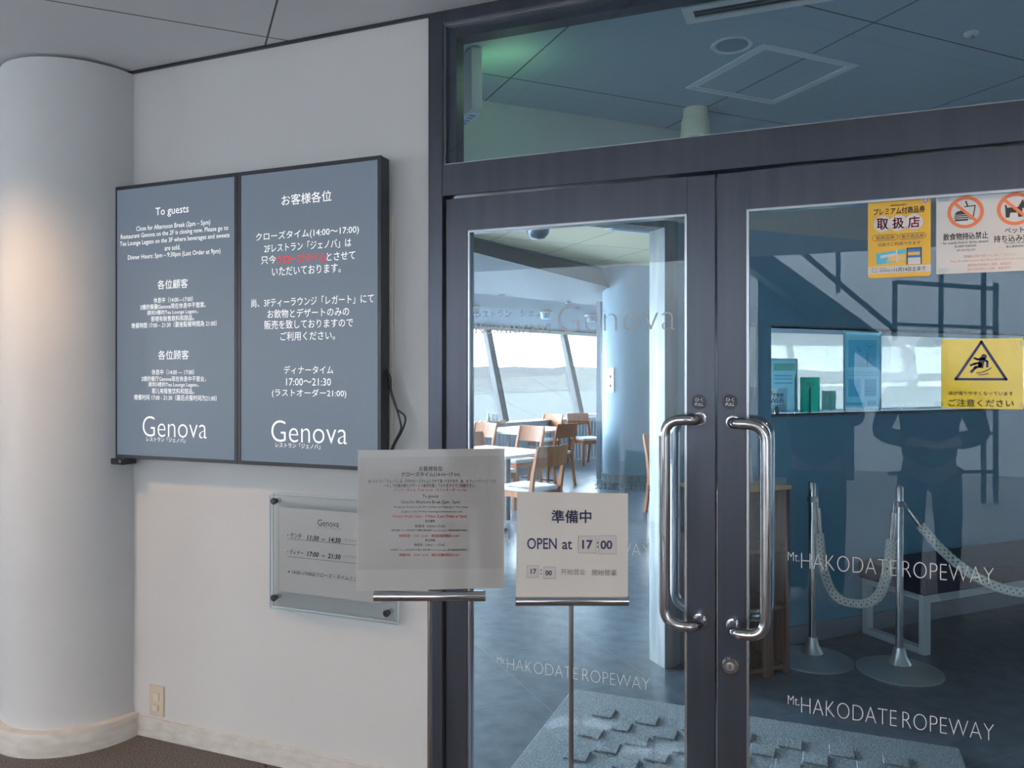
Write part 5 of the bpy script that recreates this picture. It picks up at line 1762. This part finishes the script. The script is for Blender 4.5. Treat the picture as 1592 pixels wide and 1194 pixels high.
def person(x, y, hgt, label, jacket, arms, lean=0.0):
    """standing figure facing +y; arms: per side (elbow, wrist) offsets from the middle of the feet"""
    t = thing('person', (x, y, 0), label, 'person')
    k = hgt / 1.75

    def P(dx, dy, z, r, r2=None):
        return (x + dx * k, y + dy * k, z * k, r * k, (r2 or r) * k)
    body = [P(0, 0, 0.95, 0.13, 0.10), P(0, 0.0, 1.15, 0.125, 0.095), P(0, 0.0, 1.36, 0.14, 0.10), P(0, 0.01, 1.47, 0.06), P(0, 0.025, 1.54, 0.055), P(0, 0.04, 1.62, 0.078, 0.09), P(0, 0.035, 1.70, 0.07, 0.085)]
    ed = [(0, 1), (1, 2), (2, 3), (3, 4), (4, 5), (5, 6)]
    for s, (el, wr) in zip((-1, 1), arms):
        b = len(body)
        dv = Vector(wr) - Vector(el)
        dv.normalize()
        body += [P(s * 0.19, 0, 1.40, 0.055), P(*el, 0.045), P(*wr, 0.030), P(*(Vector(wr) + dv * 0.075), 0.036, 0.018)]
        ed += [(2, b), (b, b + 1), (b + 1, b + 2), (b + 2, b + 3)]
        hv = Vector(wr) + dv * 0.09
        for i, (ox, ln) in enumerate(((-0.028, 0.07), (-0.010, 0.08), (0.009, 0.076), (0.027, 0.06))):
            n = len(body)
            tip = hv + dv * ln * 0.6 + Vector((ox, 0, 0))
            body += [P(*(hv + Vector((ox, 0, 0))), 0.010), P(*tip, 0.009), P(*(tip + Vector((-s * 0.02, 0.004, -0.012))), 0.008)]
            ed += [(b + 3, n), (n, n + 1), (n + 1, n + 2)]
        n = len(body)
        body += [P(*(Vector(wr) + dv * 0.045 + Vector((-s * 0.035, 0, 0.01))), 0.011), P(*(Vector(wr) + dv * 0.09 + Vector((-s * 0.055, 0.0, 0.02))), 0.009)]
        ed += [(b + 2, n), (n, n + 1)]
    for s in (-1, 1):
        b = len(body)
        body += [P(s * 0.095, 0, 0.86, 0.085), P(s * 0.105, 0.01, 0.50, 0.058), P(s * 0.11, -0.015, 0.10, 0.040), P(s * 0.115, 0.06, 0.045, 0.038, 0.03), P(s * 0.12, 0.15, 0.035, 0.034, 0.022)]
        ed += [(0, b), (b, b + 1), (b + 1, b + 2), (b + 2, b + 3), (b + 3, b + 4)]
    skinned('body', body, ed, M['skin'], t)
    # hair, ears and face
    skinned('hair', [P(0, -0.005, 1.60, 0.075, 0.06), P(0, 0.0, 1.69, 0.086, 0.085), P(0, 0.03, 1.735, 0.07, 0.075)], [(0, 1), (1, 2)], M['hair'], t, 2)
    skinned('nose', [P(0, 0.115, 1.635, 0.008), P(0, 0.135, 1.605, 0.012)], [(0, 1)], M['skin'], t, 1)
    for s in (-1, 1):
        skinned('ear', [P(s * 0.078, 0.03, 1.60, 0.010, 0.016), P(s * 0.083, 0.025, 1.635, 0.011, 0.018)], [(0, 1)], M['skin'], t, 1)
        build('eye', MB().lathe([(0.0, -0.011), (0.008, -0.006), (0.011, 0), (0.008, 0.006), (0, 0.011)], (x + s * 0.032 * k, y + 0.112 * k, 1.635 * k), 12), M['hair'], t, smooth=60)
    build('mouth', MB().box(x - 0.022 * k, x + 0.022 * k, y + 0.108 * k, y + 0.118 * k, 1.565 * k, 1.572 * k), M['crimson'], t, bevel=0.002)
    # clothes, a little fuller than the body
    jk = [P(0, 0, 0.86, 0.185, 0.135), P(0, 0.0, 1.10, 0.17, 0.13), P(0, 0.0, 1.34, 0.185, 0.135), P(0, 0.005, 1.46, 0.085, 0.08)]
    je = [(0, 1), (1, 2), (2, 3)]
    for s, (el, wr) in zip((-1, 1), arms):
        b = len(jk)
        w2 = Vector(el) + (Vector(wr) - Vector(el)) * 0.9
        jk += [P(s * 0.195, 0, 1.40, 0.08), P(*el, 0.065), P(*w2, 0.05)]
        je += [(2, b), (b, b + 1), (b + 1, b + 2)]
    skinned('jacket', jk, je, jacket, t)
    tr = [P(0, 0, 0.92, 0.15, 0.12)]
    te = []
    for s in (-1, 1):
        b = len(tr)
        tr += [P(s * 0.10, 0, 0.82, 0.105), P(s * 0.108, 0.01, 0.50, 0.082), P(s * 0.112, -0.01, 0.12, 0.068), P(s * 0.112, -0.01, 0.05, 0.066)]
        te += [(0, b), (b, b + 1), (b + 1, b + 2), (b + 2, b + 3)]
    skinned('trousers', tr, te, M['jeans'], t)
    for s in (-1, 1):
        skinned('shoe', [P(s * 0.113, -0.05, 0.05, 0.05), P(s * 0.117, 0.07, 0.045, 0.05, 0.045), P(s * 0.12, 0.17, 0.036, 0.045, 0.034)], [(0, 1), (1, 2)], M['shoe'], t, 2, label='white shoe')
    return t


person(0.0, -0.62, 1.74, 'person in a navy jacket holding both hands up, mirrored in the right pane', M['navy_cloth'], [((-0.24, 0.20, 1.22), (-0.08, 0.44, 1.42)), ((0.24, 0.20, 1.22), (0.08, 0.44, 1.42))])
person(0.68, -0.70, 1.76, 'person in a charcoal jacket with hands together, mirrored in the right pane', M['dark_cloth'], [((-0.29, 0.02, 1.12), (-0.10, 0.24, 1.08)), ((0.29, 0.02, 1.12), (0.10, 0.24, 1.08))])
